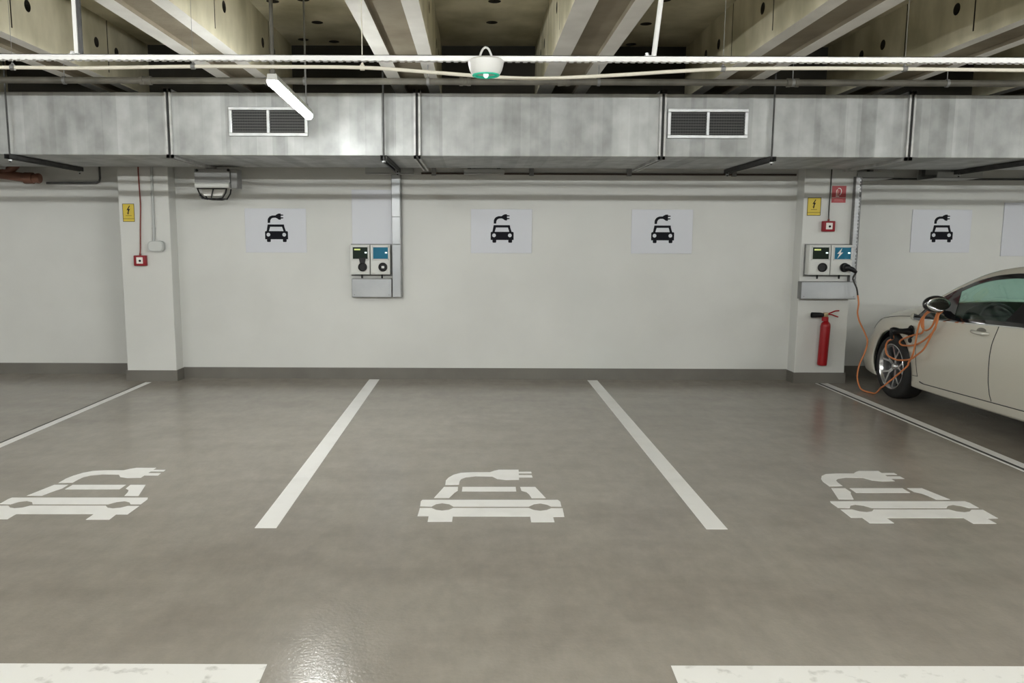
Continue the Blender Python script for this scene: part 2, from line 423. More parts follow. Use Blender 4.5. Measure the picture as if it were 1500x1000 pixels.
b = MB(); b.prism([(3.870, 4.19), (3.905, 4.19), (3.925, 8.76), (3.892, 8.76)], lambda x, y: (x, y, .0002), (0, 0, PT * .7)); b.build('floor_joint', M['joint'], r_)
SYM = {
'cord': [(-0.198, 4.976), (-0.198, 5.073), (-0.182, 5.138), (-0.149, 5.205), (-0.1, 5.25), (-0.019, 5.265), (0.102, 5.266), (0.133, 5.302), (0.165, 5.326), (0.304, 5.328), (0.295, 5.095), (0.207, 5.088), (0.149, 5.11), (0.115, 5.165), (0.001, 5.17), (-0.068, 5.143), (-0.097, 5.104), (-0.106, 5.052), (-0.108, 4.983)],
'prong1': [(0.300, 5.279), (0.389, 5.28), (0.39, 5.242), (0.298, 5.241)],
'prong2': [(0.297, 5.201), (0.387, 5.202), (0.39, 5.148), (0.294, 5.147)],
'pillarL': [(-0.204, 4.936), (-0.113, 4.937), (-0.113, 4.859), (-0.133, 4.815), (-0.164, 4.715), (-0.258, 4.714)],
'roof': [(-0.084, 4.937), (0.264, 4.941), (0.263, 4.848), (-0.086, 4.844)],
'pillarR': [(0.293, 4.941), (0.392, 4.942), (0.441, 4.718), (0.353, 4.717), (0.342, 4.791), (0.328, 4.834), (0.297, 4.863)],
'hood': [(-0.328, 4.677), (0.513, 4.686), (0.525, 4.653), (0.522, 4.562), (0.46, 4.562), (0.437, 4.598), (0.399, 4.619), (0.358, 4.603), (0.324, 4.56), (-0.132, 4.556), (-0.159, 4.598), (-0.202, 4.616), (-0.239, 4.599), (-0.265, 4.554), (-0.334, 4.559), (-0.336, 4.649)],
'bump': [(-0.333, 4.528), (-0.263, 4.528), (-0.233, 4.495), (-0.198, 4.483), (-0.159, 4.496), (-0.132, 4.53), (0.322, 4.534), (0.35, 4.499), (0.388, 4.486), (0.428, 4.5), (0.457, 4.531), (0.526, 4.531), (0.52, 4.384), (0.454, 4.383), (0.454, 4.298), (0.32, 4.296), (0.321, 4.389), (-0.131, 4.385), (-0.132, 4.299), (-0.272, 4.297), (-0.272, 4.388), (-0.337, 4.387)]}
GS = 'electric car symbols painted on the bays'
sym = flat('car_symbol', list(SYM.values()), M['line'], 'white electric car symbol painted on the middle bay', 'floor marking', GS, origin=(.095, 4.8, 0))
for dx, dy, lab in ((-2.555, .015, 'white electric car symbol painted left of the two bay lines'), (2.53, 0, 'white electric car symbol painted on the bay before the extinguisher column')):
    c = sym.copy(); C.objects.link(c); c.location.x += dx; c.location.y += dy; c['label'] = lab
GF = 'broad white marks across the aisle'
flat('aisle_marking', [[(-3.4, 2.775), (-.787, 2.777), (-.77, 2.33), (-3.4, 2.33)]], M['wornline'], 'worn broad white floor block left of the gap in the aisle', 'floor marking', GF)
flat('aisle_marking', [[(.744, 2.777), (3.4, 2.785), (3.4, 2.33), (.73, 2.33)]], M['wornline'], 'worn broad white floor block right of the gap in the aisle', 'floor marking', GF)

# ------------------------------------------------------------------ air duct
DF, DB, DZ0, DZ1 = 7.5, 8.70, 2.385, 2.958
FX = (-7.5, -5.19, -2.875, -.556, 1.736, 4.053, 6.37, 8.7)
d = thing('air_duct', (0, DF, DZ0), 'long galvanised sheet metal air duct along the wall under the beams', 'air duct')
for a, b_ in zip(FX, FX[1:]):
    m = MB().box(a + .004, b_ - .004, DF, DB, DZ0, DZ1, bevel=.006)
    o = m.build('duct_section', M['duct'], d)
for x in FX:
    m = MB()
    for xx in (x - .022, x + .022):
        for (y0, y1, z0, z1) in ((DF - .028, DF + .004, DZ0 - .028, DZ1 + .028), (DF - .028, DB + .02, DZ0 - .028, DZ0 + .004), (DF - .028, DB + .02, DZ1 - .004, DZ1 + .028), (DB - .004, DB + .02, DZ0, DZ1)):
            m.box(xx - .009, xx + .009, y0, y1, z0, z1)
    m.box(x - .012, x + .012, DF - .012, DF + .004, DZ0, DZ1, mi=1)
    o = m.build('duct_flange', [M['flange'], M['joint']], d)
# raised seam strip near the rod hanger
for x in (-.87,):
    MB().box(x - .02, x - .008, DF - .004, DF + .002, DZ0, DZ1).build('duct_seam', M['galvdark'], d)

GG = 'louvred air grilles on the duct'
def grille(x0, x1, z0, z1, lab):
    g = thing('air_grille', ((x0 + x1) / 2, DF, z0), lab, 'air grille', GG)
    y0 = DF - .030
    m = MB(); t = .030
    m.box(x0, x1, y0, DF - .001, z1 - t, z1, bevel=.004); m.box(x0, x1, y0, DF - .001, z0, z0 + t, bevel=.004)
    m.box(x0, x0 + t, y0, DF - .001, z0 + t, z1 - t, bevel=.004); m.box(x1 - t, x1, y0, DF - .001, z0 + t, z1 - t, bevel=.004)
    m.build('frame', M['galv'], g)
    xm = (x0 + x1) / 2
    box_obj('mullion', M['galv'], (xm - .012, xm + .012, y0 - .002, DF - .002, z0 + t, z1 - t), g)
    box_obj('opening_shade', M['joint'], (x0 + t, x1 - t, DF - .006, DF - .001, z0 + t, z1 - t), g)  # black sheet stands in for the shaded duct inside behind the louvres
    for a, b_ in ((x0 + t, xm - .012), (xm + .012, x1 - t)):
        m = MB()
        n = 8
        for i in range(n):
            z = z0 + t + (i + .5) * (z1 - z0 - 2 * t) / n
            m.prism([(DF - .027, z - .0022), (DF - .018, z - .0012), (DF - .018, z + .0006), (DF - .027, z + .0022)], lambda y, zz: (a, y, zz), (b_ - a, 0, 0))
        m.build('louvre_blades', M['bladesteel'], g)
        m = MB()
        nn = 14
        for i in range(1, nn):
            x = a + (b_ - a) * i / nn
            m.box(x - .0006, x + .0006, DF - .012, DF - .008, z0 + t, z1 - t)
        m.build('wire_mesh', M['railsteel'], g)
    return g
grille(-2.311, -1.575, 2.560, 2.826, 'louvred air grille on the duct behind the lit tube lamp')
grille(1.782, 2.531, 2.553, 2.822, 'louvred air grille on the duct nearest the extinguisher column')

GH = 'rod hangers carrying the duct'
def hanger(x, lab, w=.05):
    h = thing('duct_hanger', (x, DF, DZ0 - .05), lab, 'duct hanger', GH)
    for y in (DF - .05, DB + .04):
        MB().cyl((x, y, DZ0 - .075), (x, y, SLAB), .0085, 10).build('threaded_rod', M['railsteel'], h, smooth=40)
        MB().cyl((x, y, DZ0 - .062), (x, y, DZ0 - .05), .018, 6).build('nut', M['galv'], h)
    m = MB()
    z1 = DZ0 - .002; z0 = DZ0 - .045
    m.box(x - w / 2, x + w / 2, DF - .09, DB + .07, z1 - .004, z1); m.box(x - w / 2, x - w / 2 + .004, DF - .09, DB + .07, z0, z1); m.box(x + w / 2 - .004, x + w / 2, DF - .09, DB + .07, z0, z1)
    m.box(x - w / 2, x - w / 2 + .014, DF - .09, DB + .07, z0, z0 + .003); m.box(x + w / 2 - .014, x + w / 2, DF - .09, DB + .07, z0, z0 + .003)
    m.build('channel_rail', M['railsteel'], h)
hanger(-4.36, 'dark rod hanger and channel under the duct by the brown drain pipe', .06)
hanger(-.866, 'dark rod hanger and channel under the duct above the steel trunking', .06)
hanger(2.757, 'dark rod hanger and channel under the duct right of the second grille', .06)
hanger(5.30, 'dark wide channel hanger under the duct above the parked car', .075)

# ------------------------------------------------------------------ pipes and cable runs in front of and behind the duct
p = thing('sprinkler_pipe', (0, 7.05, 2.94), 'long grey painted pipe running in front of the duct top under the beams', 'pipe')
PY, PZ = 6.95, 2.955
MB().tube([(-9, PY, PZ), (-3, PY, PZ), (3, PY, PZ), (9, PY, PZ)], .028, 16).build('pipe_run', M['pipe'], p, smooth=40)
for x in (-2.85, -.1, .75, 2.72, -5.4):
    MB().lathe([(.028, -.05), (.037, -.05), (.037, -.02), (.033, -.018), (.033, .018), (.037, .02), (.037, .05), (.028, .05)], (x, PY, PZ), (1, 0, 0), 18).build('coupling', M['pipe'], p, smooth=40)
for x in (-3.55, -1.48, -.42, 1.05, 2.72, 4.05):
    m = MB(); m.cyl((x, PY, PZ + .03), (x, PY, SLAB - .002 if abs(x - 2.72) < .1 or abs(x + 1.48) < .1 else SOF - .001), .0035, 8)
    m.lathe([(.029, -.012), (.034, -.012), (.034, .012), (.029, .012)], (x, PY, PZ), (1, 0, 0), 18, close=True)
    m.build('pipe_clamp', M['galvdark'], p, smooth=40)

# white support channel with the sensor
BY = 4.2
b = thing('support_channel', (0, BY, 2.515), 'long white perforated steel channel hung below the beams across the bays', 'support channel')
m = MB()
z0, z1 = 2.515, 2.545
m.box(-7, 7, BY - .016, BY + .016, z1 - .003, z1); m.box(-7, 7, BY - .016, BY - .013, z0 + .004, z1); m.box(-7, 7, BY + .013, BY + .016, z0 + .004, z1)
for i in range(350):
    x = -7 + i * .04
    m.box(x, x + .024, BY - .016, BY - .012, z0, z0 + .004); m.box(x, x + .024, BY + .012, BY + .016, z0, z0 + .004)
m.build('channel', M['white_bar'], b)
for xa, xb, zt in ((-2.062, -2.045, SLAB), (.917, 1.03, SOF + .5)):
    m = MB()
    if xa < 0:
        m.box(xa - .018, xa + .002, BY - .012, BY + .012, 2.545, SLAB); m.box(xa + .004, xa + .020, BY - .006, BY + .010, 2.545, SLAB, mi=1)
    else:
        m.tube([(xa, BY, 2.545), (xb, BY + .02, SLAB)], .013, 12)
    m.cyl((xa - .035, BY, 2.545), (xa - .035, BY, 2.562), .010, 6, mi=2); m.box(xa - .05, xa + .012, BY - .012, BY + .012, 2.544, 2.549, mi=2)
    m.build('hanger', [M['white_bar'], M['railsteel'], M['galv']], b)

s = thing('parking_sensor', (.046, BY, 2.44), 'white dome shaped parking sensor with a green light ring on the channel', 'parking sensor')
sx, sz = .046, 2.508
sy = BY - .112
MB().lathe([(0, .0), (.060, .0), (.080, -.006), (.0905, -.014), (.0905, -.020), (.088, -.035), (.082, -.058), (.074, -.074), (.069, -.080), (.064, -.080), (.060, -.076), (0, -.074)], (sx, sy, sz), (0, 0, 1), 40).build('housing', M['whiteplastic'], s, smooth=35)
MB().lathe([(.069, -.0785), (.069, -.084), (.064, -.087), (.055, -.086), (.054, -.0775), (.062, -.0775)], (sx, sy, sz), (0, 0, 1), 40, close=True).build('light_ring', M['greenring'], s, smooth=50)
MB().ball((sx, sy - .045, sz - .090), .013, .013, .015, 16).build('indicator_lamp', M['led'], s, smooth=180)
MB().box(sx - .018, sx + .018, sy - .058, sy - .034, sz - .083, sz - .074, bevel=.003).build('lamp_holder', M['greyplastic'], s)
m = MB()
for dx in (-1, 1):
    m.tube(catmull([(sx + dx * .036, BY - .075, sz - .010), (sx + dx * .032, BY - .050, sz + .020), (sx + dx * .016, BY - .015, sz + .066), (sx, BY + .004, sz + .082)], 6), .0055, 8)
m.build('hook', M['white_bar'], s, smooth=40)

c = thing('white_cable', (0, 4.6, 2.5), 'thin cream cable sagging across the bays behind the white channel', 'cable')
CP = [(-6.5, 4.6, 2.566), (-4.5, 4.6, 2.558), (-2.712, 4.6, 2.564), (-2.266, 4.6, 2.562), (-1.613, 4.6, 2.573), (-1.159, 4.6, 2.573), (-.654, 4.6, 2.570), (-.305, 4.6, 2.549), (.049, 4.6, 2.524), (.356, 4.6, 2.514), (.784, 4.6, 2.533), (1.094, 4.6, 2.553), (1.416, 4.6, 2.569), (1.947, 4.6, 2.575), (2.433, 4.6, 2.573), (3.113, 4.6, 2.568), (4.8, 4.6, 2.56), (6.5, 4.6, 2.566)]
MB().tube(catmull(CP, 8), .0105, 10).build('cable_run', M['white_cable'], c, smooth=60)
for x, z in ((-2.64, 2.564), (-1.613, 2.573), (-.651, 2.570), (1.40, 2.569), (2.433, 2.573)):
    m = MB(); m.cyl((x, 4.6, z), (x, 4.6, SLAB), .0030 if x == -.651 else .0012, 8); m.lathe([(.0115, -.012), (.016, -.012), (.016, .012), (.0115, .012)], (x, 4.6, z), (1, 0, 0), 12, close=True); m.ball((x, 4.6, z + .02), .008, n=8)
    m.build('cable_clip', M['galvdark'] if x != -.651 else M['white_cable'], c, smooth=40)

# drain pipe, conduits and trays between duct and wall
p = thing('drain_pipe', (-5.3, 9.02, 2.28), 'red-brown drain pipe with an elbow under the duct left of the first column', 'pipe')
MB().tube(catmull([(-9, 9.02, 2.36), (-6, 9.02, 2.335), (-5.45, 9.02, 2.33), (-5.2, 9.02, 2.30), (-5.05, 9.02, 2.285), (-4.97, 9.02, 2.283)], 6), .052, 18).build('pipe_run', M['rust'], p, smooth=50)
MB().tube(catmull([(-5.42, 9.02, 2.33), (-5.3, 9.02, 2.37), (-5.22, 9.02, 2.43), (-5.2, 9.02, 2.52), (-5.2, 9.02, 2.75)], 6), .045, 18).build('pipe_branch', M['rust'], p, smooth=50)
MB().lathe([(.05, 0), (.063, 0), (.066, .012), (.063, .10), (.05, .10)], (-5.13, 9.02, 2.285), (1, 0, 0), 20).build('socket', M['rust'], p, smooth=40)
MB().lathe([(.0, 0), (.056, 0), (.058, .02), (.05, .035), (0, .038)], (-4.985, 9.02, 2.283), (1, 0, 0), 20).build('end_cap', M['rust'], p, smooth=40)
c = MB().tube([(-4.98, 9.2, 2.244), (-4.5, 9.2, 2.245), (-4.40, 9.2, 2.247), (-4.368, 9.2, 2.262), (-4.358, 9.2, 2.30), (-4.356, 9.2, 2.9)], .012, 10).build('conduit', M['railsteel'], smooth=50)
tag(c, 'thin dark conduit bending upward beside the column with the junction box', 'conduit')
c = thing('conduit', (1.5, 8.95, 2.34), 'thin dark conduit along the wall top between the two columns', 'conduit')
MB().tube([(-.62, 8.95, 2.347), (1.5, 8.95, 2.345), (3.6, 8.95, 2.344)], .011, 10).build('conduit_run', M['brownpipe'], c, smooth=50)
for x in (-.48, .62, 1.72, 2.9):
    m = MB(); m.box(x - .025, x + .025, 8.935, 8.98, 2.325, 2.43); m.build('clip', M['galvdark'], c)
c = MB().tube([(4.25, 9.225, 2.325), (5.3, 9.225, 2.325), (7, 9.225, 2.325)], .011, 10).build('conduit', M['railsteel'], smooth=50)
tag(c, 'thin dark conduit along the wall top above the parked car', 'conduit')
GT = 'short grey cable tray plates under the duct back'
def tray(x0, x1, y0, y1, z0, z1, lab):
    t = thing('cable_tray', ((x0 + x1) / 2, y0, z0), lab, 'cable tray', GT)
    m = MB(); m.box(x0, x1, y0, y1, z0, z0 + .006); m.box(x0, x1, y0, y0 + .004, z0, z1); m.box(x0, x1, y1 - .004, y1, z0, z1); m.build('tray', M['greyplastic'], t)
    for x in (x0 + .06, x1 - .06):
        m = MB(); m.box(x - .02, x + .02, y1 - .02, YW - .001 if y1 < YW else YR - .001, z1 - .015, z1 + .10); m.build('bracket', M['galvdark'], t)
tray(-1.23, -.70, 8.80, 8.93, 2.330, 2.40, 'grey cable tray plate above the steel trunking of the first charger')
tray(-.14, .31, 8.80, 8.93, 2.335, 2.385, 'grey cable tray plate above the middle electric car sign')
tray(4.22, 4.62, 8.80, 9.2, 2.300, 2.37, 'grey cable tray plate right of the extinguisher column top')
tray(5.10, 5.60, 8.80, 9.2, 2.305, 2.37, 'grey cable tray plate above the sign over the parked car')

# ------------------------------------------------------------------ lamps
GLP = 'tube lamps out of the frame'
def batten(p0, p1, zt, lab, group=None, mat='lamp', rad=.036):
    p0, p1 = Vector(p0), Vector(p1); ax = (p1 - p0).normalized(); L = (p1 - p0).length
    up = Vector((0, 0, 1)); sd = ax.cross(up).normalized()
    t = thing('tube_lamp', (p0 + p1) / 2, lab, 'lamp', group)
    # opal diffuser: three quarters of a cylinder below the housing
    m = MB(); rows = []
    for i in range(2):
        q = p0 + ax * (.02 if i == 0 else L - .02); r = []
        for kx in range(21):
            a = math.radians(-112 + 224 * kx / 20)
            r.append(q + sd * math.sin(a) * rad - up * math.cos(a) * rad)
        rows.append(r)
    m.grid(rows, flip=True)
    for r, e in ((rows[0], -1), (rows[1], 1)):
        vv = [m.bm.verts.new(p_ + ax * e * .0008) for p_ in r]; m.bm.faces.new(vv)
    m.build('diffuser', M[mat], t, smooth=60)
    m = MB(); rows = []
    prof = [(-.034, .004), (-.037, .008), (-.030, .045), (.030, .045), (.037, .008), (.034, .004), (-.034, .004)]
    for i in range(2):
        q = p0 + ax * (.02 if i == 0 else L - .02); rows.append([q + sd * a + up * z for a, z in prof])
    m.grid(rows); m.build('housing', M['lightgrey'], t)
    for q, d_ in ((p0, 1), (p1, -1)):
        m = MB(); q2 = q + ax * d_ * .012; e_ = ax * d_ * .012; m.prism([(-.037, .006), (-.030, .048), (.030, .048), (.037, .006)], lambda a, z: q2 + sd * a + up * z, e_); m.build('end_cap', M['palegrey'], t, smooth=40)
    for kk, (q, r) in enumerate(((p0 + ax * .04, .013), (p1 - ax * .12, .006))):
        m = MB(); m.cyl(q + up * .075, Vector((q.x, q.y, zt)), r, 12); m.box(q.x - .014, q.x + .014, q.y - .014, q.y + .014, q.z + .044, q.z + .078)
        m.lathe([(0, 0), (.04, 0), (.04, .012), (0, .012)], (q.x, q.y, zt - .012), (0, 0, 1), 16)
        m.build('suspension_rod', M['pipe'] if kk == 0 else M['galvdark'], t, smooth=40)
    return t
main_lamp = batten((-1.362, 5.36, 2.645), (-1.425, 6.82, 2.645), SLAB, 'lit white tube lamp hanging in front of the air duct')
for x in (-8.98, 7.76):
    c = copy_tree(main_lamp); c.location.x += x + 1.36; c['label'] = 'lit tube lamp out of the frame'; c['group'] = GLP
for x in (-7.47, -1.36, 6.23):
    c = copy_tree(main_lamp); c.location.x += x + 1.36; c.location.y -= 13.3; c['label'] = 'lit tube lamp out of the frame'; c['group'] = GLP
aisle = batten((-.75, -.5, 2.975), (.75, -.5, 2.975), SOF, 'lit tube lamp out of the frame', GLP, 'lampaisle', .020)
for x in (-9.9, -6.6, -3.3, 3.3, 6.6, 9.9):
    c = copy_tree(aisle); c.location.x += x

# ------------------------------------------------------------------ electric car signs on the wall
SCAR = {'cord': [(600, 415), (602, 360), (615, 330), (640, 305), (680, 290), (735, 288), (755, 272), (785, 258), (825, 256), (825, 272), (868, 276), (870, 292), (826, 294), (826, 320), (868, 320), (866, 338), (826, 342), (825, 362), (790, 360), (755, 335), (735, 328), (690, 330), (662, 345), (646, 372), (642, 415)],
        'roof': [(600, 440), (875, 440), (882, 480), (592, 480)],
        'pl': [(592, 480), (640, 480), (618, 555), (578, 555)],
        'pr': [(842, 480), (882, 480), (906, 555), (866, 555)],
        'body': [(562, 552), (928, 552), (940, 566), (940, 690), (550, 690), (550, 566)],
        'fl': [(580, 690), (645, 690), (645, 725), (635, 736), (590, 736), (580, 725)],
        'fr': [(850, 690), (915, 690), (915, 725), (905, 736), (860, 736), (850, 725)]}
GSG = 'electric car signs on the wall'
def ev_sign(xc, zc, y, lab, wd=.695, ht=.497):
    t = thing('car_sign', (xc, y, zc - ht / 2), lab, 'sign', GSG)
    MB().box(xc - wd / 2, xc + wd / 2, y - .010, y - .0005, zc - ht / 2, zc + ht / 2, bevel=.002).build('board', M['sign'], t)
    f = .697 / 1040.
    mp = lambda a, b_: (xc + (a - 732) * f, y - .0108, zc + (543 - b_) * f)
    m = MB()
    for q in SCAR.values(): m.prism(q, mp, (0, .0012, 0))
    for cx in (607, 876):
        m.prism([(cx + 31 * math.cos(i * PI / 12), 612 + 31 * math.sin(i * PI / 12)) for i in range(24)], lambda a, b_: (xc + (a - 732) * f, y - .0114, zc + (543 - b_) * f), (0, .001, 0), mi=1)
    m.build('car_pictogram', [M['black'], M['sign']], t)
ev_sign(-2.283, 1.705, YW, 'electric car sign beside the column with the junction box')
ev_sign(.287, 1.706, YW, 'electric car sign alone in the middle of the wall')
ev_sign(2.115, 1.708, YW, 'electric car sign left of the extinguisher column')
ev_sign(5.45, 1.728, YR, 'electric car sign on the wall above the parked car')
o = MB().box(6.17, 7.05, YR - .012, YR - .0005, 1.44, 2.06, bevel=.002).build('blank_sign', M['sign']); tag(o, 'plain white board above the car roof at the photo edge', 'sign')
o = MB().box(-1.413, -.960, YW - .008, YW - .0005, 1.556, 2.166, bevel=.002).build('blank_sign', M['sign']); tag(o, 'plain white board directly above the charger left of the trunking', 'sign')

# ------------------------------------------------------------------ wall chargers
GC = 'double wall chargers'
def charger(x0, x1, z0, z1, y, lab, plugged):
    t = thing('wall_charger', ((x0 + x1) / 2, y, z0), lab, 'charger', GC)
    D = .13; yf = y - D; xm = (x0 + x1) / 2; H = z1 - z0
    box_obj('mounting_plate', M['galvdark'], (x0 - .005, x1 + .012, y - .02, y - .0005, z0 - .02, z1 + .012), t)
    for i, (a, b_) in enumerate(((x0, xm - .004), (xm + .004, x1))):
        h = MB().box(a, b_, yf, y - .02, z0, z1, bevel=.008).build('housing', M['palegrey'], t, smooth=40)
        wv = b_ - a
        zs0, zs1 = z0 + H * .50, z1 - H * .05
        fx0, fx1 = a + wv * .10, b_ - wv * .05
        m = MB(); tt = .010
        m.box(fx0, fx1, yf - .006, yf + .002, zs1 - tt, zs1); m.box(fx0, fx1, yf - .006, yf + .002, zs0, zs0 + tt); m.box(fx0, fx0 + tt, yf - .006, yf + .002, zs0, zs1); m.box(fx1 - tt, fx1, yf - .006, yf + .002, zs0, zs1)
        m.build('display_frame', M['lightgrey'], t)
        sc = MB().box(fx0 + tt, fx1 - tt, yf - .003, yf + .002, zs0 + tt, zs1 - tt).build('display', M['screen'] if i == 0 else M['blue'], t)
        sw = fx1 - fx0 - 2 * tt
        if i == 0:
            MB().box(fx0 + tt + sw * .10, fx0 + tt + sw * .50, yf - .0045, yf - .0025, zs1 - tt - .034, zs1 - tt - .018).build('display_text', M['yellowled'], sc)
        elif plugged:
            bx, bz = fx0 + tt + sw * .32, (zs0 + zs1) / 2
            MB().prism([(.022, .058), (-.030, -.006), (-.004, -.004), (-.026, -.058), (.034, .010), (.006, .008)], lambda u, v: (bx + u, yf - .0046, bz + v), (0, .002, 0)).build('lightning_symbol', M['signwhite'], sc)
        MB().box(fx1 - tt - .034, fx1 - tt - .010, yf - .0046, yf - .0025, zs0 + (zs1 - zs0) * .48, zs0 + (zs1 - zs0) * .58, bevel=.0008).build('display_spot', M['led'], sc)  # small white emissive rectangle on each display
        # lower door panel with the round socket
        MB().box(a + .010, b_ - .008, yf - .004, yf + .002, z0 + .018, z0 + H * .47, bevel=.003).build('door', M['palegrey'], t)
        sx_ = a + wv * (.64 if not plugged else .62); sz_ = z0 + H * .255
        so = MB().lathe([(0, 0), (.044, 0), (.050, .004), (.050, .018), (.042, .022), (.038, .010), (0, .010)], (sx_, yf - .003, sz_), (0, -1, 0), 32).build('socket', M['blackplastic'], t, smooth=35)
        if i == 0 and not plugged:
            MB().prism([(-.028, .045), (.028, .045), (.036, .10), (-.040, .10)], lambda u, v: (sx_ + u, yf - .028, sz_ + v), (0, .02, 0)).build('socket_flap', M['blackplastic'], so)
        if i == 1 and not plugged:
            MB().box(sx_ - .016, sx_ + .016, yf - .016, yf - .008, sz_ - .014, sz_ + .012, bevel=.002).build('socket_reflection', M['whiteplastic'], so)  # white block stands in for a square reflection in the socket
        MB().cyl((a + wv * .55, y - .06, z0 - .045), (a + wv * .55, y - .06, z0 + .002), .010, 12).build('cable_gland', M['blackplastic'], t, smooth=40)
    return yf
charger(-1.422, -.972, 1.215, 1.548, YW, 'double wall charger between two white boards of the middle bays, without cable', False)
yfc = charger(3.672, 4.150, 1.235, 1.565, YC, 'double wall charger on the extinguisher column with a cable plugged in', True)
GB = 'grey steel cable boxes under the chargers'
def cable_box(x0, x1, z0, z1, y, d_, lab):
    t = thing('cable_box', ((x0 + x1) / 2, y, z0), lab, 'cable box', GB)
    MB().box(x0, x1, y - d_, y - .0005, z0, z1, bevel=.003).build('box', M['galvdark'], t)
    MB().box(x0 + .004, x1 - .004, y - d_ - .006, y - d_ + .001, z0 + .006, z1 - .004, bevel=.002).build('cover', M['cover'], t)
    m = MB()
    for x in (x0 + .03, x1 - .03):
        m.cyl((x, y - d_ - .006, z0 + .03), (x, y - d_ - .009, z0 + .03), .006, 10)
    m.build('screw', M['galvdark'], t)
cable_box(-1.414, -.960, .953, 1.165, YW, .09, 'grey steel cable box beneath the charger without a cable')
cable_box(3.615, 4.230, .965, 1.160, YC, .10, 'grey steel cable box beneath the charger on the extinguisher column')
t = thing('cable_trunking', (-.90, YW, .953), 'upright galvanised cable trunking beside the charger without a cable', 'trunking')
MB().box(-.955, -.845, YW - .07, YW - .0005, .953, 2.33, bevel=.003).build('trunk', M['galvdark'], t)
for z0_, z1_ in ((.958, 1.55), (1.555, 1.86), (1.865, 2.325)):
    MB().box(-.951, -.860, YW - .077, YW - .068, z0_, z1_, bevel=.002).build('cover', M['cover'], t)
t = thing('cable_tray', (4.19, YC, 1.16), 'upright perforated steel tray beside the charger on the extinguisher column', 'cable tray')
m = MB(); ty = YC - .05
m.box(4.166, 4.170, ty - .012, YC - .0005, 1.16, 2.31, mi=1); m.box(4.232, 4.236, ty - .012, YC + .02, 1.16, 2.31, mi=1)
n = 30
for i in range(n + 1):
    z = 1.16 + 1.15 * i / n; m.box(4.166, 4.236, ty - .003, ty, z - .006, z + .006)
for x in (4.172, 4.188, 4.201, 4.214, 4.230): m.box(x - .0035, x + .0035, ty - .003, ty, 1.16, 2.31)
m.box(4.170, 4.232, YC - .004, YC - .0005, 1.16, 2.31)
m.build('perforated_tray', [M['galv'], M['galvdark']], t)

# ------------------------------------------------------------------ small things on the columns
GY = 'yellow electricity warning signs'
def yellow_sign(x0, x1, z0, z1, tilt, lab):
    t = thing('warning_sign', ((x0 + x1) / 2, YC, z0), lab, 'sign', GY)
    MB().box(x0, x1, YC - .004, YC - .0005, z0, z1).build('plate', M['yellow'], t)
    m = MB(); y = YC - .0052; xc = (x0 + x1) / 2; wd, ht = x1 - x0, z1 - z0; e = .0045
    mp = lambda u, v: (xc + u, y, z0 + v)
    for q in ([(-wd / 2, 0), (wd / 2, 0), (wd / 2, e), (-wd / 2, e)], [(-wd / 2, ht - e), (wd / 2, ht - e), (wd / 2, ht), (-wd / 2, ht)], [(-wd / 2, 0), (-wd / 2 + e, 0), (-wd / 2 + e, ht), (-wd / 2, ht)], [(wd / 2 - e, 0), (wd / 2, 0), (wd / 2, ht), (wd / 2 - e, ht)]):
        m.prism(q, mp, (0, .001, 0))
    m.prism([(-wd / 2, ht * .16), (wd / 2, ht * .16), (wd / 2, ht * .18), (-wd / 2, ht * .18)], mp, (0, .001, 0))
    c_ = ht * .66
    m.prism([(.010, c_ + .045), (-.020, c_ - .004), (-.004, c_ - .002), (-.010, c_ - .034), (-.018, c_ - .030), (-.004, c_ - .055), (.006, c_ - .028), (-.001, c_ - .032), (.018, c_ + .012), (.0, c_ + .008), (.020, c_ + .045)], mp, (0, .001, 0))
    m.prism([(-.034, ht * .325), (.034, ht * .325), (.034, ht * .345), (-.034, ht * .345)], mp, (0, .001, 0))
    m.build('print', M['black'], t)
yellow_sign(-3.927, -3.797, 1.794, 1.992, 0, 'yellow sign with a black lightning bolt above a red call point, lower of two')
yellow_sign(3.672, 3.822, 1.888, 2.085, 0, 'yellow sign with a black lightning bolt beside the red fire extinguisher sign')
t = thing('fire_sign', (4.01, YC, 2.03), 'red sign with a white fire extinguisher symbol on the column top', 'sign')
MB().box(3.936, 4.092, YC - .004, YC - .0005, 2.030, 2.213).build('plate', M['red'], t)
m = MB(); mp = lambda u, v: (4.013 + u, YC - .0052, 2.03 + v)
m.prism([(-.034, .066), (.004, .066), (.004, .072), (-.034, .072)], mp, (0, .001, 0))
m.prism([(-.026, .075), (-.006, .075), (-.004, .125), (-.010, .138), (-.012, .148), (-.020, .148), (-.022, .138), (-.028, .125)], mp, (0, .001, 0), mi=1)
m.prism([(-.030, .076), (-.026, .076), (-.026, .128), (-.018, .142), (-.022, .145), (-.031, .130)], mp, (0, .0012, 0))
m.prism([(-.012, .160), (.012, .160), (.026, .146), (.031, .120), (.024, .094), (.010, .080), (.006, .084), (.018, .098), (.024, .120), (.020, .142), (.010, .153), (-.012, .154)], mp, (0, .001, 0))
m.prism([(-.078, .052), (.078, .052), (.078, .055), (-.078, .055)], mp, (0, .001, 0))
m.prism([(-.045, .030), (.045, .030), (.045, .034), (-.045, .034)], mp, (0, .001, 0), mi=1); m.prism([(-.052, .018), (.052, .018), (.052, .022), (-.052, .022)], mp, (0, .001, 0), mi=1)
m.build('print', [M['signwhite'], plain('faded_red_print', (.55, .20, .18), .5)], t)

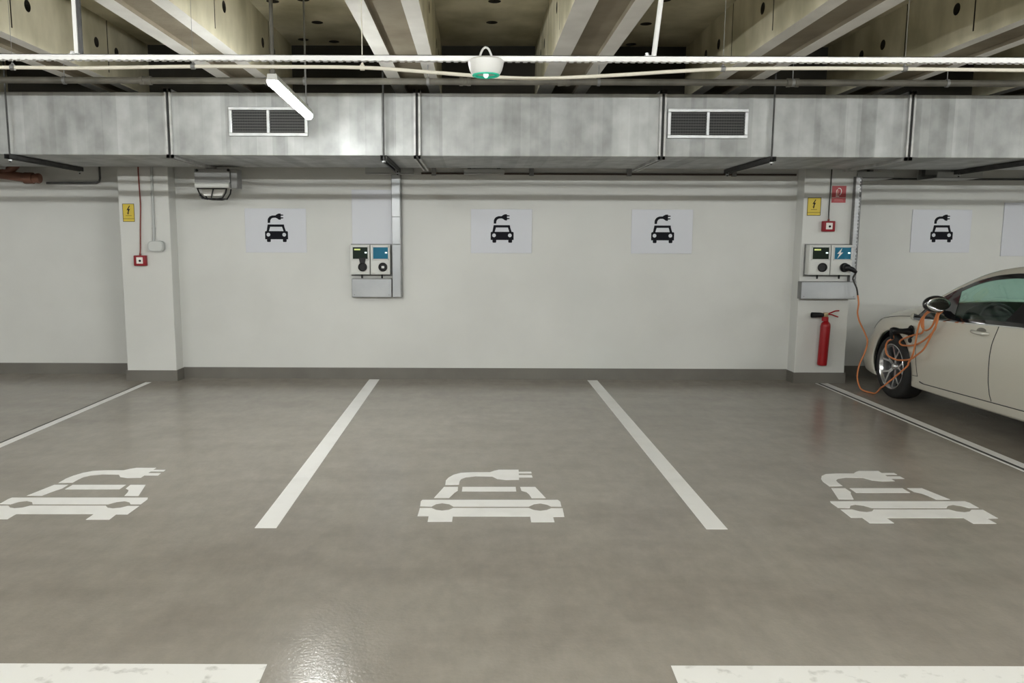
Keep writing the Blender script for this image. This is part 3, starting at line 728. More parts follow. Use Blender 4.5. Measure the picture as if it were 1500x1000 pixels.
GM = 'red fire call points'
def call_point(xc, zc, lab):
    t = thing('fire_call_point', (xc, YC, zc - .058), lab, 'fire alarm', GM)
    MB().box(xc - .068, xc + .068, YC - .055, YC - .0005, zc - .058, zc + .058, bevel=.008).build('box', M['mcpred'], t, smooth=40)
    MB().box(xc - .036, xc + .036, YC - .058, YC - .052, zc - .034, zc + .038, bevel=.003).build('panel', M['signwhite'], t)
    MB().lathe([(0, 0), (.013, 0), (.012, .006), (0, .007)], (xc + .004, YC - .0575, zc - .002), (0, -1, 0), 16).build('button', M['black'], t, smooth=40)
    MB().cyl((xc, YC - .03, zc + .056), (xc, YC - .03, zc + .080), .011, 12).build('cable_gland', M['redcable'], t, smooth=40)
call_point(-3.745, 1.365, 'red fire call point below the yellow sign beside the grey junction box')
call_point(3.906, 1.770, 'red fire call point above the charger with the plugged cable')
GA = 'thin red alarm cables'
o = MB().tube(catmull([(-3.725, YC - .012, 2.50), (-3.728, YC - .012, 2.30), (-3.722, YC - .012, 2.0), (-3.735, YC - .012, 1.75), (-3.742, YC - .02, 1.52), (-3.745, YC - .03, 1.44)], 6), .0075, 8).build('alarm_cable', M['redcable'], smooth=60)
tag(o, 'thin red cable down the column to the lower call point', 'cable', GA)
o = MB().tube(catmull([(3.915, YC - .012, 2.45), (3.915, YC - .012, 2.28), (3.912, YC - .012, 2.05), (3.908, YC - .018, 1.93), (3.906, YC - .03, 1.845)], 6), .0065, 8).build('alarm_cable', M['blackcable'], smooth=60)
tag(o, 'thin dark cable down the column to the call point above the charger', 'cable', GA)
t = thing('junction_box', (-3.557, YC, 1.46), 'grey oval junction box at the end of a conduit on the column', 'junction box')
m = MB(); pr = []
for a in range(32):
    an = 2 * PI * a / 32; pr.append((math.copysign(abs(math.cos(an)) ** .6, math.cos(an)) * .088, math.copysign(abs(math.sin(an)) ** .6, math.sin(an)) * .060))
m.prism(pr, lambda u, v: (-3.557 + u, YC - .06, 1.525 + v), (0, .0595, 0)); m.build('box', M['greyplastic'], t, smooth=40)
m = MB(); m.prism([(u * .86, v * .84) for u, v in pr], lambda u, v: (-3.557 + u, YC - .068, 1.525 + v), (0, .009, 0)); m.build('lid', M['lightgrey'], t, smooth=40)
MB().tube([(-3.588, YC - .03, 1.58), (-3.588, YC - .02, 1.62), (-3.586, YC - .016, 1.70), (-3.580, YC - .016, 2.5)], .014, 12).build('conduit', M['greyplastic'], t, smooth=50)
for z in (1.72, 2.1):
    MB().lathe([(.0145, -.01), (.019, -.01), (.019, .01), (.0145, .01)], (-3.585, YC - .016, z), (0, 0, 1), 14, close=True).build('conduit_clip', M['greyplastic'], t, smooth=40)

# fire extinguisher
t = thing('fire_extinguisher', (3.915, YC - .085, .212), 'red fire extinguisher with a black horn hung on the column', 'fire extinguisher')
ex, ey = 3.915, YC - .075
ax_ = Vector((.018, 0, .52)); b0 = Vector((ex - .008, ey, .215))
L = .50
MB().lathe([(0, 0), (.040, 0), (.050, .006), (.053, .02), (.053, L - .055), (.050, L - .03), (.040, L - .012), (.026, L), (.022, L + .02), (0, L + .02)], b0, ax_, 32).build('cylinder', M['extred'], t, smooth=40)
top = b0 + ax_.normalized() * L
MB().lathe([(0, 0), (.036, 0), (.036, .045), (.024, .05), (0, .05)], top + Vector((-.012, 0, .005)), (0, 0, 1), 24).build('collar', M['extred'], t, smooth=40)
v0 = top + Vector((-.005, 0, .055))
MB().box(v0.x - .028, v0.x + .022, ey - .018, ey + .018, v0.z - .008, v0.z + .045, bevel=.006).build('valve', M['chromehorn'], t, smooth=40)
m = MB(); m.tube(catmull([(v0.x + .01, ey, v0.z + .028), (v0.x + .06, ey, v0.z + .045), (v0.x + .10, ey, v0.z + .062), (v0.x + .145, ey, v0.z + .066)], 5), .0075, 8); m.build('carry_handle', M['extred'], t, smooth=50)
m = MB(); m.tube(catmull([(v0.x + .01, ey, v0.z + .022), (v0.x + .06, ey, v0.z + .022), (v0.x + .10, ey, v0.z + .008), (v0.x + .138, ey, v0.z - .004)], 5), .007, 8); m.build('trigger_lever', M['extred'], t, smooth=50)
MB().lathe([(0, 0), (.015, 0), (.020, .01), (.028, .04), (.031, .13), (.031, .138), (.027, .138), (.024, .10), (0, .04)], (v0.x - .022, ey, v0.z + .018), (-1, 0, -.01), 24).build('horn', M['blackplastic'], t, smooth=40)
box_obj('wall_bracket', M['blackplastic'], (ex - .02, ex + .02, ey + .02, YC - .0005, .60, .66), t)

# emergency lamp under the duct
t = thing('bulkhead_lamp', (-2.83, 8.60, 2.03), 'grey caged lamp under the duct right of the first column', 'lamp')
box_obj('bracket_plate', M['midgrey'], (-2.640, -2.575, 8.55, 8.72, 2.15, 2.352), t)
MB().box(-3.025, -2.645, 8.52, 8.72, 2.205, 2.352, bevel=.006).build('housing', M['midgrey'], t)
m = MB()
m.prism([(8.505, 2.150), (8.74, 2.150), (8.74, 2.206), (8.52, 2.206), (8.505, 2.19)], lambda y, z: (-3.020, y, z), (.365, 0, 0)); m.build('rim', M['palegrey'], t)
m = MB(); pr = [(-2.99, 2.15), (-2.70, 2.15), (-2.735, 2.06), (-2.955, 2.06)]
m.prism([(-2.972, 2.151), (-2.708, 2.151), (-2.748, 2.070), (-2.944, 2.070)], lambda x, z: (x, 8.56, z), (0, .12, 0)); m.build('glass_cover', M['lampglass'], t)
m = MB()
for y in (8.54, 8.70):
    m.tube([(-3.005, y, 2.150), (-2.985, y, 2.10), (-2.955, y, 2.045), (-2.90, y, 2.036), (-2.79, y, 2.034), (-2.735, y, 2.045), (-2.700, y, 2.10), (-2.69, y, 2.150)], .008, 8)
for x in (-2.955, -2.85, -2.74): m.tube([(x, 8.53, 2.04), (x, 8.71, 2.04)], .008, 8)
m.tube([(-2.86, 8.54, 2.036), (-2.83, 8.54, 2.15)], .007, 8); m.tube([(-2.98, 8.53, 2.08), (-2.93, 8.53, 2.04)], .010, 8)
m.tube([(-3.0, 8.53, 2.145), (-2.69, 8.53, 2.145)], .006, 8)
m.build('wire_guard', M['blackplastic'], t, smooth=50)
m = MB()
for x, z in ((-2.992, 2.334), (-2.655, 2.338)): m.cyl((x, 8.505, z), (x, 8.522, z), .014, 12)
m.build('knob', M['blackplastic'], t, smooth=40)

# ------------------------------------------------------------------ the parked car
CX = 5.165
#  Y,    w,    zb,   wb,   zb5,  wt,   zt,   wr,   zr,   z8,   zc
KN = [
 (8.930, .30, .30, .28, .50, .24, .55, .20, .57, .58, .59),
 (8.880, .56, .23, .52, .56, .46, .64, .38, .66, .67, .68),
 (8.760, .745, .195, .60, .635, .53, .715, .42, .745, .762, .772),
 (8.600, .845, .165, .72, .705, .64, .772, .52, .80, .822, .832),
 (8.300, .888, .150, .81, .785, .72, .845, .58, .872, .893, .903),
 (7.950, .897, .155, .842, .836, .75, .908, .63, .938, .960, .970),
 (7.700, .897, .160, .852, .858, .785, .945, .735, .982, 1.005, 1.015),
 (7.550, .897, .155, .858, .868, .805, .972, .770, 1.022, 1.048, 1.06),
 (7.400, .897, .155, .861, .874, .775, 1.040, .740, 1.094, 1.125, 1.14),
 (7.240, .897, .155, .863, .882, .728, 1.130, .700, 1.182, 1.215, 1.23),
 (6.940, .897, .157, .866, .896, .682, 1.256, .640, 1.314, 1.346, 1.36),
 (6.700, .897, .160, .867, .908, .667, 1.308, .612, 1.374, 1.400, 1.41),
 (6.430, .897, .165, .867, .924, .661, 1.332, .600, 1.405, 1.422, 1.430),
 (6.000, .897, .172, .867, .940, .660, 1.335, .595, 1.412, 1.427, 1.434),
 (5.400, .897, .175, .862, .955, .665, 1.300, .590, 1.375, 1.398, 1.408),
 (4.900, .880, .190, .845, .975, .680, 1.205, .570, 1.270, 1.297, 1.308),
 (4.620, .850, .200, .805, .985, .700, 1.080, .560, 1.115, 1.128, 1.133),
 (4.470, .790, .240, .710, .950, .620, 1.000, .500, 1.015, 1.020, 1.025),
 (4.430, .620, .300, .560, .850, .480, .900, .380, .92, .925, .93)]
def knot(Y):
    K = KN
    if Y >= K[0][0]: return K[0][1:]
    if Y <= K[-1][0]: return K[-1][1:]
    for i in range(len(K) - 1):
        if K[i][0] >= Y >= K[i + 1][0]: break
    def slope(j, q):
        if j == 0 or j == len(K) - 1: return None
        d0 = (K[j][q] - K[j - 1][q]) / (K[j][0] - K[j - 1][0]); d1 = (K[j + 1][q] - K[j][q]) / (K[j + 1][0] - K[j][0])
        return 0. if d0 * d1 <= 0 else 2 * d0 * d1 / (d0 + d1)
    a, b = K[i], K[i + 1]; h = b[0] - a[0]; t = (Y - a[0]) / h; out = []
    for q in range(1, len(a)):
        dl = (b[q] - a[q]) / h
        m0 = slope(i, q); m1 = slope(i + 1, q)
        m0 = dl if m0 is None else m0; m1 = dl if m1 is None else m1
        t2, t3 = t * t, t * t * t
        out.append((2 * t3 - 3 * t2 + 1) * a[q] + (t3 - 2 * t2 + t) * h * m0 + (-2 * t3 + 3 * t2) * b[q] + (t3 - t2) * h * m1)
    return out
VSUB = 8
def section(Y):
    """half section (s, z) from the keel to the roof centre; VSUB points per span"""
    w, zb, wb, z5, wt, zt, wr, zr, z8, zc = knot(Y)
    zm = zb + (z5 - zb) * .40; zs = zb + (z5 - zb) * .76; lean = .075 * max(0., min(1., (Y - 8.15) / .45)) ** 1.3
    P = [(0, zb), (max(w - .16, w * .6), zb), (w - .035, zb + .035), (w - .004, zm), (w - lean, zs), (wb, z5), (wt, zt), (wr, zr), (wr * .5, z8), (0, zc)]
    out = []
    for i in range(len(P) - 1):
        a = P[i - 1] if i else (-P[1][0], P[1][1]); b, c = P[i], P[i + 1]
        d = P[i + 2] if i + 2 < len(P) else (-P[-2][0], P[-2][1])
        ten = .5 if i not in (5,) else .18
        for kq in range(VSUB):
            t = kq / VSUB; t2, t3 = t * t, t * t * t; r = []
            for q in (0, 1):
                m0, m1 = ten * (c[q] - a[q]), ten * (d[q] - b[q])
                # clamp to chord so that corners do not overshoot
                lim = abs(c[q] - b[q]) * 1.5
                m0 = max(-lim, min(lim, m0)); m1 = max(-lim, min(lim, m1))
                r.append((2 * t3 - 3 * t2 + 1) * b[q] + (t3 - 2 * t2 + t) * m0 + (-2 * t3 + 3 * t2) * c[q] + (t3 - t2) * m1)
            out.append(tuple(r))
    out.append(P[-1])
    return out
def side_s(Y, z):
    """half width of the outer skin at height z"""
    S = section(Y)[2 * VSUB:8 * VSUB]
    best = None
    for (s0, z0), (s1, z1) in zip(S, S[1:]):
        if (z0 - z) * (z1 - z) <= 0 and abs(z1 - z0) > 1e-9:
            best = s0 + (s1 - s0) * (z - z0) / (z1 - z0)
    return best if best is not None else S[-1][0]
def skin(Y, z, off=0., side=-1): return Vector((CX + side * (side_s(Y, z) + off), Y, z))
car = thing('car', (CX, 6.6, 0), 'champagne silver hatchback parked nose to the wall and charging', 'car')
WF, WR_, WZ, AR = 7.95, 5.265, .327, .384
# body grid
ys = []
y = 8.93
while y > 4.43:
    ys.append(y); y -= .012 if (y > 8.7 or y < 4.7) else .025
ys.append(4.43)
YF = (7.36, 6.24); YRR = (6.10, 5.02)          # side window openings
WS = (7.62, 6.78)                                # windscreen
RW = (5.35, 4.64)
for v in (*YF, *YRR, *WS, *RW): ys.append(v)
ys = sorted(set(round(v, 4) for v in ys), reverse=True)
m = MB(); bm = m.bm; rows = []
for Y in ys:
    S = section(Y)
    left = [bm.verts.new((CX - s_, Y, z_)) for s_, z_ in S]
    right = [bm.verts.new((CX + s_, Y, z_)) for s_, z_ in S[1:-1]]
    rows.append((left, right))
NV = len(S)
def ring(r): return r[0] + list(reversed(r[1]))
for i in range(len(rows) - 1):
    A, B = ring(rows[i]), ring(rows[i + 1]); yc = (ys[i] + ys[i + 1]) / 2; n = len(A)
    for j in range(n):
        j2 = (j + 1) % n
        jl = j if j < NV - 1 else n - 1 - j      # index of the span on the half section
        if jl < 0: jl = 0
        sp = jl / VSUB
        if 5.12 <= sp < 6.0 and (YF[1] < yc < YF[0] or YRR[1] < yc < YRR[0]): continue
        if sp >= 7.0 and (WS[1] < yc < WS[0] or RW[1] < yc < RW[0]): continue
        q = [A[j], A[j2], B[j2], B[j]]
        c = sum((v.co for v in q), Vector()) / 4
        if c.z < .75 and abs(c.x - CX) > .55 and min(math.hypot(c.y - WF, c.z - WZ), math.hypot(c.y - WR_, c.z - WZ)) < AR: continue
        try: bm.faces.new(q)
        except ValueError: pass
for r in (rows[0], rows[-1]):
    try: bm.faces.new(ring(r))
    except ValueError: pass
bmesh.ops.delete(bm, geom=[v for v in bm.verts if not v.link_faces], context='VERTS')
for v in bm.verts:                               # round the arch edge
    if v.is_boundary and v.co.z < .80 and abs(v.co.x - CX) > .5:
        for yc in (WF, WR_):
            d_ = Vector((0, v.co.y - yc, v.co.z - WZ))
            if d_.length < AR + .05 and v.co.z > .165:
                d_ = d_.normalized() * AR; v.co.y, v.co.z = yc + d_.y, WZ + d_.z
bmesh.ops.recalc_face_normals(bm, faces=bm.faces)
body = m.build('body_shell', M['paint'], car, smooth=55)
sd = body.modifiers.new('sheet', 'SOLIDIFY'); sd.thickness = .014; sd.offset = -1
dg = bpy.context.evaluated_depsgraph_get(); body.data = bpy.data.meshes.new_from_object(body.evaluated_get(dg)); body.modifiers.clear()

def surf_patch(name, mat, cells, off, thick, parent, side=-1, smooth=60):
    """cells: rows of (Y, z); laid on the skin with an offset and a thickness"""
    outer = [[skin(Y, z, off + thick, side) for Y, z in r] for r in cells]
    inner = [[skin(Y, z, off, side) for Y, z in r] for r in cells]
    mm = MB(); mm.grid(outer); mm.grid(inner, flip=True)
    for a, b in ((outer[0], inner[0]), (outer[-1], inner[-1])): mm.grid([a, b])
    for kk in (0, -1): mm.grid([[r[kk] for r in outer], [r[kk] for r in inner]])
    bmesh.ops.remove_doubles(mm.bm, verts=mm.bm.verts, dist=1e-5); bmesh.ops.recalc_face_normals(mm.bm, faces=mm.bm.faces)
    return mm.build(name, mat, parent, smooth=smooth)
def zbelt(Y): return knot(Y)[3] + .004
def ztop(Y): return knot(Y)[5]
def lerp(a, b, t): return a + (b - a) * t
def strip(fy0, fy1, fz0, fz1, nu=24, nv=8):
    """cells between two slanted ends: Y runs fy0(v)..fy1(v), z runs fz0(Y)..fz1(Y)"""
    R = []
    for i in range(nu + 1):
        r = []
        for j in range(nv + 1):
            v = j / nv; Y = lerp(fy0(v), fy1(v), i / nu); r.append((Y, lerp(fz0(Y), fz1(Y), v)))
        R.append(r)
    return R
for side in (-1, 1):
    # glass of the front and rear doors, a hair outside the skin
    surf_patch('side_window', M['carglass'], strip(lambda v: 7.37, lambda v: 6.22, lambda Y: zbelt(Y) - .006, lambda Y: ztop(Y) + .008), -.004, .003, car, side)
    surf_patch('side_window', M['carglass'], strip(lambda v: 6.12, lambda v: 5.0, lambda Y: zbelt(Y) - .006, lambda Y: ztop(Y) + .008), -.004, .003, car, side)
    # black corner in front of the door glass, door pillar, frame above the glass
    surf_patch('window_corner', M['gloss'], strip(lambda v: lerp(7.67, 7.50, v), lambda v: lerp(6.99, 7.16, v), lambda Y: zbelt(Y) - .004, lambda Y: ztop(Y) + .02 if Y < 7.5 else lerp(ztop(Y) + .02, zbelt(Y) + .01, min(1., (Y - 7.5) / .17))), .001, .004, car, side)
    surf_patch('door_pillar', M['pillar'], strip(lambda v: lerp(6.34, 6.10, v), lambda v: lerp(6.02, 5.96, v), lambda Y: zbelt(Y) - .004, lambda Y: ztop(Y) + .012), .001, .004, car, side)
    surf_patch('window_frame', M['gloss'], strip(lambda v: 7.40, lambda v: 4.95, lambda Y: ztop(Y) - .028, lambda Y: ztop(Y) + .014, 50, 4), .001, .004, car, side)
    surf_patch('belt_trim', M['gloss'], strip(lambda v: 7.62, lambda v: 4.95, lambda Y: zbelt(Y) - .010, lambda Y: zbelt(Y) + .026, 50, 4), .001, .004, car, side)
    surf_patch('chrome_strip', M['chrome'], strip(lambda v: 7.52, lambda v: 4.95, lambda Y: zbelt(Y) - .017, lambda Y: zbelt(Y) - .007, 50, 2), .001, .004, car, side)
    # sill flare
    surf_patch('sill', M['paint'], strip(lambda v: 7.56, lambda v: 5.64, lambda Y: knot(Y)[1] + .012, lambda Y: .248 + (7.4 - Y) * .027, 40, 6), .0, .006, car, side)
    # panel gaps
    def gap(pts, r=.0038):
        P = []
        for a, b in zip(pts, pts[1:]):
            for kq in range(6): P.append(skin(lerp(a[0], b[0], kq / 6), lerp(a[1], b[1], kq / 6), .0008, side))
        P.append(skin(*pts[-1], .0008, side))
        return P
    m = MB()
    m.tube(gap([(6.372, .915), (6.385, .84), (6.401, .757), (6.414, .66), (6.416, .56), (6.411, .44), (6.395, .34), (6.373, .288)]), .0036, 6)
    m.tube(gap([(7.52, .845), (7.515, .75), (7.505, .6), (7.495, .5), (7.475, .36), (7.462, .309)]), .0028, 6)
    m.tube(gap([(7.55, .305), (7.462, .309)]), .003, 6)
    m.tube(gap([(7.43, .262), (7.36, .250), (6.826, .264), (5.957, .288), (5.66, .297)]), .0060, 6)
    m.tube(gap([(5.66, .297), (5.62, .45), (5.50, .60), (5.36, .70), (5.30, .90)]), .0036, 6)
    m.build('panel_gap', M['joint'], car, smooth=60)
    # hood line and headlight
    m = MB(); m.tube([skin(Y, knot(Y)[3] + .012, .001, side) for Y in [8.72 - i * .05 for i in range(21)]], .0034, 6); m.build('hood_gap', M['joint'], car, smooth=60)
    surf_patch('headlight', M['lens'], strip(lambda v: 8.83, lambda v: lerp(8.55, 8.32, v), lambda Y: knot(Y)[3] - .045, lambda Y: knot(Y)[3] + .004, 16, 5), .0, .004, car, side)
    # fender vane below the mirror
    surf_patch('fender_vane', M['gloss'], strip(lambda v: lerp(7.63, 7.70, v), lambda v: lerp(7.49, 7.46, v), lambda Y: .845 if Y < 7.63 else lerp(.845, .872, (Y - 7.63) / .07), lambda Y: .897, 10, 6), .001, .004, car, side)
    m = MB(); m.tube(catmull([skin(Y, z, .006, side) for Y, z in ((7.64, .905), (7.71, .900), (7.725, .878), (7.68, .850), (7.61, .834), (7.52, .832), (7.44, .845))], 5), .006, 8); m.build('vane_edge', M['paint'], car, smooth=60)
    # door handles
    for hy in (6.575, 5.55):
        hz = .840 + (6.575 - hy) * .03
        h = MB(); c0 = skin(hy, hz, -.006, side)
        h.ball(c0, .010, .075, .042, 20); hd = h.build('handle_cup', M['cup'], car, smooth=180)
        q0, q1 = skin(hy + .115, hz, .0, side), skin(hy - .105, hz, .0, side); o_ = Vector((side, 0, 0))
        h = MB(); h.tube(catmull([q0, q0 + o_ * .018 + Vector((0, -.02, 0)), (q0 + q1) / 2 + o_ * .042, q1 + o_ * .034 + Vector((0, .02, 0)), q1], 6), [.011 + .006 * math.sin(PI * i / 24) for i in range(25)], 10)
        h.build('door_handle', M['handle'], car, smooth=60)
        MB().ball(skin(hy - .085, hz, .012, side), .014, .026, .017, 14).build('lock_cover', M['alloy'], car, smooth=180)
    # mirror
    mx = CX + side * 1.015
    mm = MB(); mm.ball((mx, 7.03, 1.045), .125, .075, .078, 24, rot=Matrix.Rotation(-side * .18, 3, 'Z'))
    for v in mm.bm.verts:
        if v.co.y < 6.995: v.co.y = 6.995 + (v.co.y - 6.995) * .15
    mr = mm.build('wing_mirror', M['gloss'], car, smooth=60)
    mm = MB(); mm.tube(catmull([(CX + side * .80, 7.13, .93), (CX + side * .88, 7.10, .955), (CX + side * .96, 7.06, .985)], 5), [.045, .042, .038, .034, .03, .028, .026, .024, .022, .022, .022], 12); mm.build('mirror_arm', M['gloss'], mr, smooth=60)
    mm = MB(); mm.ball((mx, 6.983, 1.045), .108, .004, .062, 20); mm.build('mirror_glass', M['chrome'], mr, smooth=60)

# windscreen, rear window
def roof_patch(name, Y0, Y1, mat, off=.001):
    R = []
    for i in range(25):
        Y = lerp(Y0, Y1, i / 24); S = section(Y)[7 * VSUB - 1:]
        half = [Vector((CX - s_, Y, z_ + off)) for s_, z_ in S]; other = [Vector((CX + s_, Y, z_ + off)) for s_, z_ in reversed(S[:-1])]
        R.append(half + other)
    mm = MB(); mm.grid(R); return mm.build(name, mat, car, smooth=60)
roof_patch('windscreen', WS[0] + .02, WS[1] - .02, M['carglass'])
roof_patch('rear_window', RW[0] + .02, RW[1] - .02, M['carglass'])
m = MB()                                       # front grille and lower intake in the nose
m.box(CX - .40, CX + .40, 8.900, 8.942, .44, .53, bevel=.012); m.box(CX - .45, CX + .45, 8.885, 8.930, .27, .37, bevel=.012); m.build('grille', M['gloss'], car)
MB().box(CX - .26, CX + .26, 8.936, 8.945, .385, .43).build('number_plate_holder', M['blackplastic'], car)
for side in (-1, 1):
    MB().box(CX + side * .60 - .14, CX + side * .60 + .14, 4.425, 4.50, .78, .90, bevel=.02).build('tail_light', M['extred'], car)
# wheel wells
for yc in (WF, WR_):
    for side in (-1, 1):
        mm = MB(); R = []
        for i in range(25):
            a = PI * (1.09 - 1.18 * i / 24)
            R.append([Vector((CX + side * x_, yc + math.cos(a) * (AR + .006), WZ + math.sin(a) * (AR + .006))) for x_ in (.845, .78, .62)])
        mm.grid(R)
        R = [[R[i][2] for i in range(25)], [Vector((CX + side * .62, yc + (R[i][2].y - yc) * .02, WZ)) for i in range(25)]]
        mm.grid(R)
        mm.build('wheel_arch_liner', M['blackplastic'], car, smooth=60)
# cabin: floor tub, dashboard, seats, steering wheel
m = MB(); m.box(CX - .78, CX + .78, 4.75, 7.45, .20, .30); m.box(CX - .80, CX - .74, 4.9, 7.4, .3, .88); m.box(CX + .74, CX + .80, 4.9, 7.4, .3, .88); m.box(CX - .70, CX + .70, 4.7, 4.95, .3, .95); m.build('cabin_tub', M['interior'], car)
MB().box(CX - .74, CX + .74, 7.0, 7.5, .55, .93, bevel=.05).build('dashboard', M['interior'], car, smooth=50)
MB().ball((CX - .36, 7.30, .915), .20, .16, .105, 20).build('instrument_hood', M['interior'], car, smooth=180)
def seat(x, y):
    st = MB().box(x - .25, x + .25, y - .05, y + .50, .38, .55, bevel=.05).build('seat', M['interior'], car, smooth=50)
    mm = MB(); mm.prism([(y - .02, .45), (y - .25, 1.05), (y - .33, 1.04), (y - .16, .42)], lambda a, b: (x - .24, a, b), (.48, 0, 0)); mm.build('seat_back', M['interior'], st)
    MB().box(x - .12, x + .12, y - .36, y - .26, 1.07, 1.23, bevel=.03).build('headrest', M['interior'], st, smooth=50)
for x, y in ((CX - .37, 6.25), (CX + .37, 6.25), (CX - .37, 5.35), (CX + .37, 5.35)): seat(x, y)
m = MB(); cq = Vector((CX - .37, 7.12, .86)); e1 = Vector((1, 0, 0)); e2 = Vector((0, .35, .94)).normalized()
m.tube([cq + (e1 * math.cos(2 * PI * i / 32) + e2 * math.sin(2 * PI * i / 32)) * .185 for i in range(32)], .016, 8, closed=True); m.tube([cq - e1 * .18, cq + e1 * .18], .02, 8); m.tube([cq, cq + Vector((0, .3, -.12))], .035, 10)
m.build('steering_wheel', M['interior'], car, smooth=60)

# wheels
def wheel(x, yc, side, parent):
    """side: outward direction"""
    ax = (side, 0, 0); c0 = (x, yc, WZ)
    wp = thing_part('wheel', parent)
    R = WZ
    MB().lathe([(.222, -.105), (.255, -.112), (.295, -.108), (.316, -.094), (R - .002, -.075), (R, -.04), (R, .04), (R - .002, .075), (.316, .094), (.295, .108), (.262, .112), (.236, .106), (.228, .092), (.222, .06)], c0, ax, 56, close=True).build('tyre', M['rubber'], wp, smooth=35)
    MB().lathe([(.222, -.10), (.226, .09), (.234, .108), (.228, .112), (.214, .100), (.206, .08), (.200, -.06), (.205, -.10)], c0, ax, 56, close=True).build('rim', M['alloy'], wp, smooth=35)
    MB().lathe([(0, .0), (.20, .0), (.20, .01), (0, .012)], c0, ax, 40).build('brake_disc', M['alloydark'], wp, smooth=35)
    u, w_ = Vector((0, 1, 0)), Vector((0, 0, 1)); A = Vector(ax); cc = Vector(c0)
    def P(r, a, h): return cc + (u * math.cos(a) + w_ * math.sin(a)) * r + A * h
    for kx in range(5):
        a0 = PI / 2 + kx * 2 * PI / 5 + .25
        mm = MB()
        for sg in (-1, 1):
            tip = .30 * sg
            L0 = [P(.035, a0 - .5, .070), P(.035, a0 + .5, .070), P(.105, a0 + .10 + tip * .25, .082), P(.105, a0 - .10 + tip * .25, .082), P(.212, a0 + tip + .055, .095), P(.212, a0 + tip - .055, .095)]
            L1 = [p_ - A * .03 for p_ in L0]
            for (i, j, k2, l) in ((0, 1, 2, 3), (3, 2, 4, 5)):
                vs = [mm.bm.verts.new(L0[q]) for q in (i, j, k2, l)]; vb = [mm.bm.verts.new(L1[q]) for q in (i, j, k2, l)]
                mm.bm.faces.new(vs); mm.bm.faces.new(list(reversed(vb)))
                for q in range(4): mm.bm.faces.new([vs[q], vb[q], vb[(q + 1) % 4], vs[(q + 1) % 4]])
        bmesh.ops.recalc_face_normals(mm.bm, faces=mm.bm.faces)
        mm.build('spoke', M['alloy'], wp)
    MB().lathe([(0, .094), (.020, .092), (.032, .085), (.038, .07), (.045, .04), (0, .035)], c0, ax, 28).build('hub_cap', M['alloy'], wp, smooth=40)
def thing_part(name, parent):
    o = bpy.data.objects.new(name, None); C.objects.link(o); o.parent = parent; o.empty_display_size = .1
    ORI[o.name] = ORI[parent.name]
    return o
for yc in (WF, WR_):
    for side in (-1, 1): wheel(CX + side * .775, yc, side, car)
# charging inlet on the fender
IN = skin(7.605, .728, .0)
MB().lathe([(0, 0), (.060, 0), (.064, .004), (.060, .010), (.046, .010), (.044, .002), (0, .002)], IN, (-1, .05, 0), 32).build('charging_inlet', M['blackplastic'], car, smooth=40)
MB().lathe([(0, -.008), (.022, -.008), (.026, 0), (.022, .008), (0, .008)], skin(7.60, .642, .006), (-1, 0, 0), 20).build('inlet_cap', M['blackplastic'], car, smooth=40)

# ------------------------------------------------------------------ charging cable
cb = thing('charging_cable', (4.25, 8.3, 0), 'orange charging cable from the column charger looped over the car mirror', 'charging cable')
# plug at the charger
px, pz = 4.065, 1.319
m = MB(); m.lathe([(0, 0), (.040, 0), (.042, .03), (.038, .055), (.026, .075), (0, .08)], (px, yfc - .024, pz), (0, -1, 0), 24)
m.tube(catmull([(px, yfc - .07, pz), (px + .05, yfc - .085, pz - .02), (px + .095, yfc - .085, pz - .05)], 5), [.030, .030, .029, .028, .027, .026, .024, .022, .02, .018, .016], 14)
m.build('charger_plug', M['blackplastic'], cb, smooth=50)
# plug and handle at the car
p0 = IN + Vector((-.004, 0, 0))
m = MB(); m.lathe([(0, 0), (.034, 0), (.036, .03), (.031, .05), (.026, .085), (.027, .12), (.034, .145), (.036, .175), (.028, .195), (0, .20)], p0, (-1, .02, .05), 28)
m.tube(catmull([p0 + Vector((-.165, .003, .01)), p0 + Vector((-.185, .006, -.03)), p0 + Vector((-.175, .0, -.075))], 5), [.026, .025, .024, .022, .020, .018, .016, .015, .014, .013, .012], 12)
m.build('car_plug', M['blackplastic'], cb, smooth=50)
R0 = .0085
blackrun = [(px + .095, yfc - .085, pz - .05), (4.135, 8.58, 1.20), (4.172, 8.56, 1.10), (4.19, 8.56, 1.02)]
m = MB(); m.tube(catmull(blackrun, 6), .0085, 10); m.build('lead_sheath', M['blackcable'], cb, smooth=60)
def PX(X, Y, Z): return Vector((X, Y, Z))
run = [(4.19, 8.56, 1.02), (4.205, 8.56, .93), (4.20, 8.56, .83), (4.215, 8.55, .75), (4.24, 8.54, .69), (4.27, 8.5, .60), (4.28, 8.46, .52), (4.26, 8.46, .40), (4.20, 8.44, .27), (4.165, 8.40, .14), (4.165, 8.33, .04), (4.18, 8.27, .012), (4.20, 8.16, .012), (4.205, 8.08, .02), (4.185, 7.98, .065), (4.17, 7.90, .115), (4.16, 7.80, .165)]
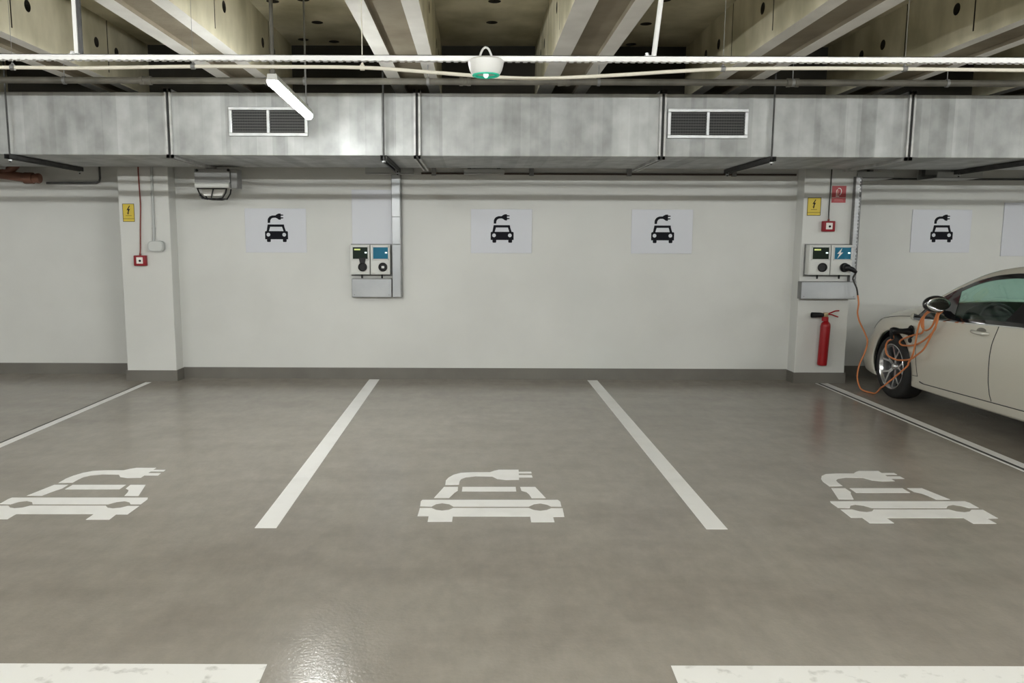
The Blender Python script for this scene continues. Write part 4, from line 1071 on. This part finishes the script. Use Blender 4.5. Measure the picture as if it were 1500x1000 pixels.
# PATHS_START
run += [(4.19, 7.508, .388), (4.19, 7.467, .442), (4.19, 7.416, .510), (4.19, 7.390, .579), (4.19, 7.372, .667), (4.19, 7.357, .761), (4.19, 7.328, .848), (4.20, 7.281, .917), (4.245, 7.205, .985), (4.262, 7.14, 1.005), (4.245, 7.10, .985)]
run += [(4.21, 7.084, .942), (4.21, 7.101, .872), (4.21, 7.113, .81), (4.21, 7.187, .742), (4.21, 7.268, .687), (4.21, 7.358, .643), (4.21, 7.447, .614), (4.21, 7.56, .596), (4.21, 7.646, .591), (4.212, 7.692, .613), (4.212, 7.653, .645), (4.215, 7.548, .685), (4.215, 7.433, .719), (4.21, 7.326, .745), (4.205, 7.288, .785)]
run += [(4.20, 7.291, .865), (4.205, 7.271, .925), (4.25, 7.19, 1.0), (4.25, 7.11, .99), (4.20, 7.079, .955), (4.195, 7.095, .91), (4.195, 7.129, .844), (4.195, 7.181, .80), (4.195, 7.253, .783), (4.195, 7.305, .82), (4.20, 7.30, .88), (4.21, 7.275, .94), (4.255, 7.18, 1.01), (4.245, 7.07, .99)]
run += [(4.185, 7.032, .947), (4.185, 7.044, .884), (4.185, 7.078, .818), (4.185, 7.122, .75), (4.185, 7.215, .617), (4.185, 7.318, .544), (4.18, 7.427, .481), (4.17, 7.605, .445), (4.165, 7.70, .446), (4.16, 7.80, .465), (4.15, 7.82, .504), (4.14, 7.81, .558), (4.13, 7.755, .615), (4.105, 7.625, .655), (4.095, 7.610, .685)]
# PATHS_END

m = MB(); m.tube(catmull(run, 8), R0, 10); m.build('cable_lead', M['orange'], cb, smooth=60)

# ------------------------------------------------------------------ camera, world, view
cam = bpy.data.cameras.new('camera'); co = bpy.data.objects.new('camera', cam); C.objects.link(co)
F, PITCH, ROLL = 1143., math.atan(147 / 1143.), math.radians(.2)
cam.sensor_fit = 'HORIZONTAL'; cam.sensor_width = 36.; cam.lens = F / 1500. * 36.
cam.shift_x = 53. / 1500.; cam.clip_end = 100
co.matrix_world = Matrix.Translation((0, 0, 1.594)) @ Matrix.Rotation(PI / 2 - PITCH, 4, 'X') @ Matrix.Rotation(ROLL, 4, 'Z')
bpy.context.scene.camera = co
wd = bpy.data.worlds.new('world'); bpy.context.scene.world = wd; wd.use_nodes = True
wd.node_tree.nodes['Background'].inputs['Color'].default_value = (.02, .02, .02, 1)
vs = bpy.context.scene.view_settings
vs.view_transform = 'Standard'; vs.look = 'None'; vs.exposure = 2.2; vs.gamma = 1.; vs.use_curve_mapping = False
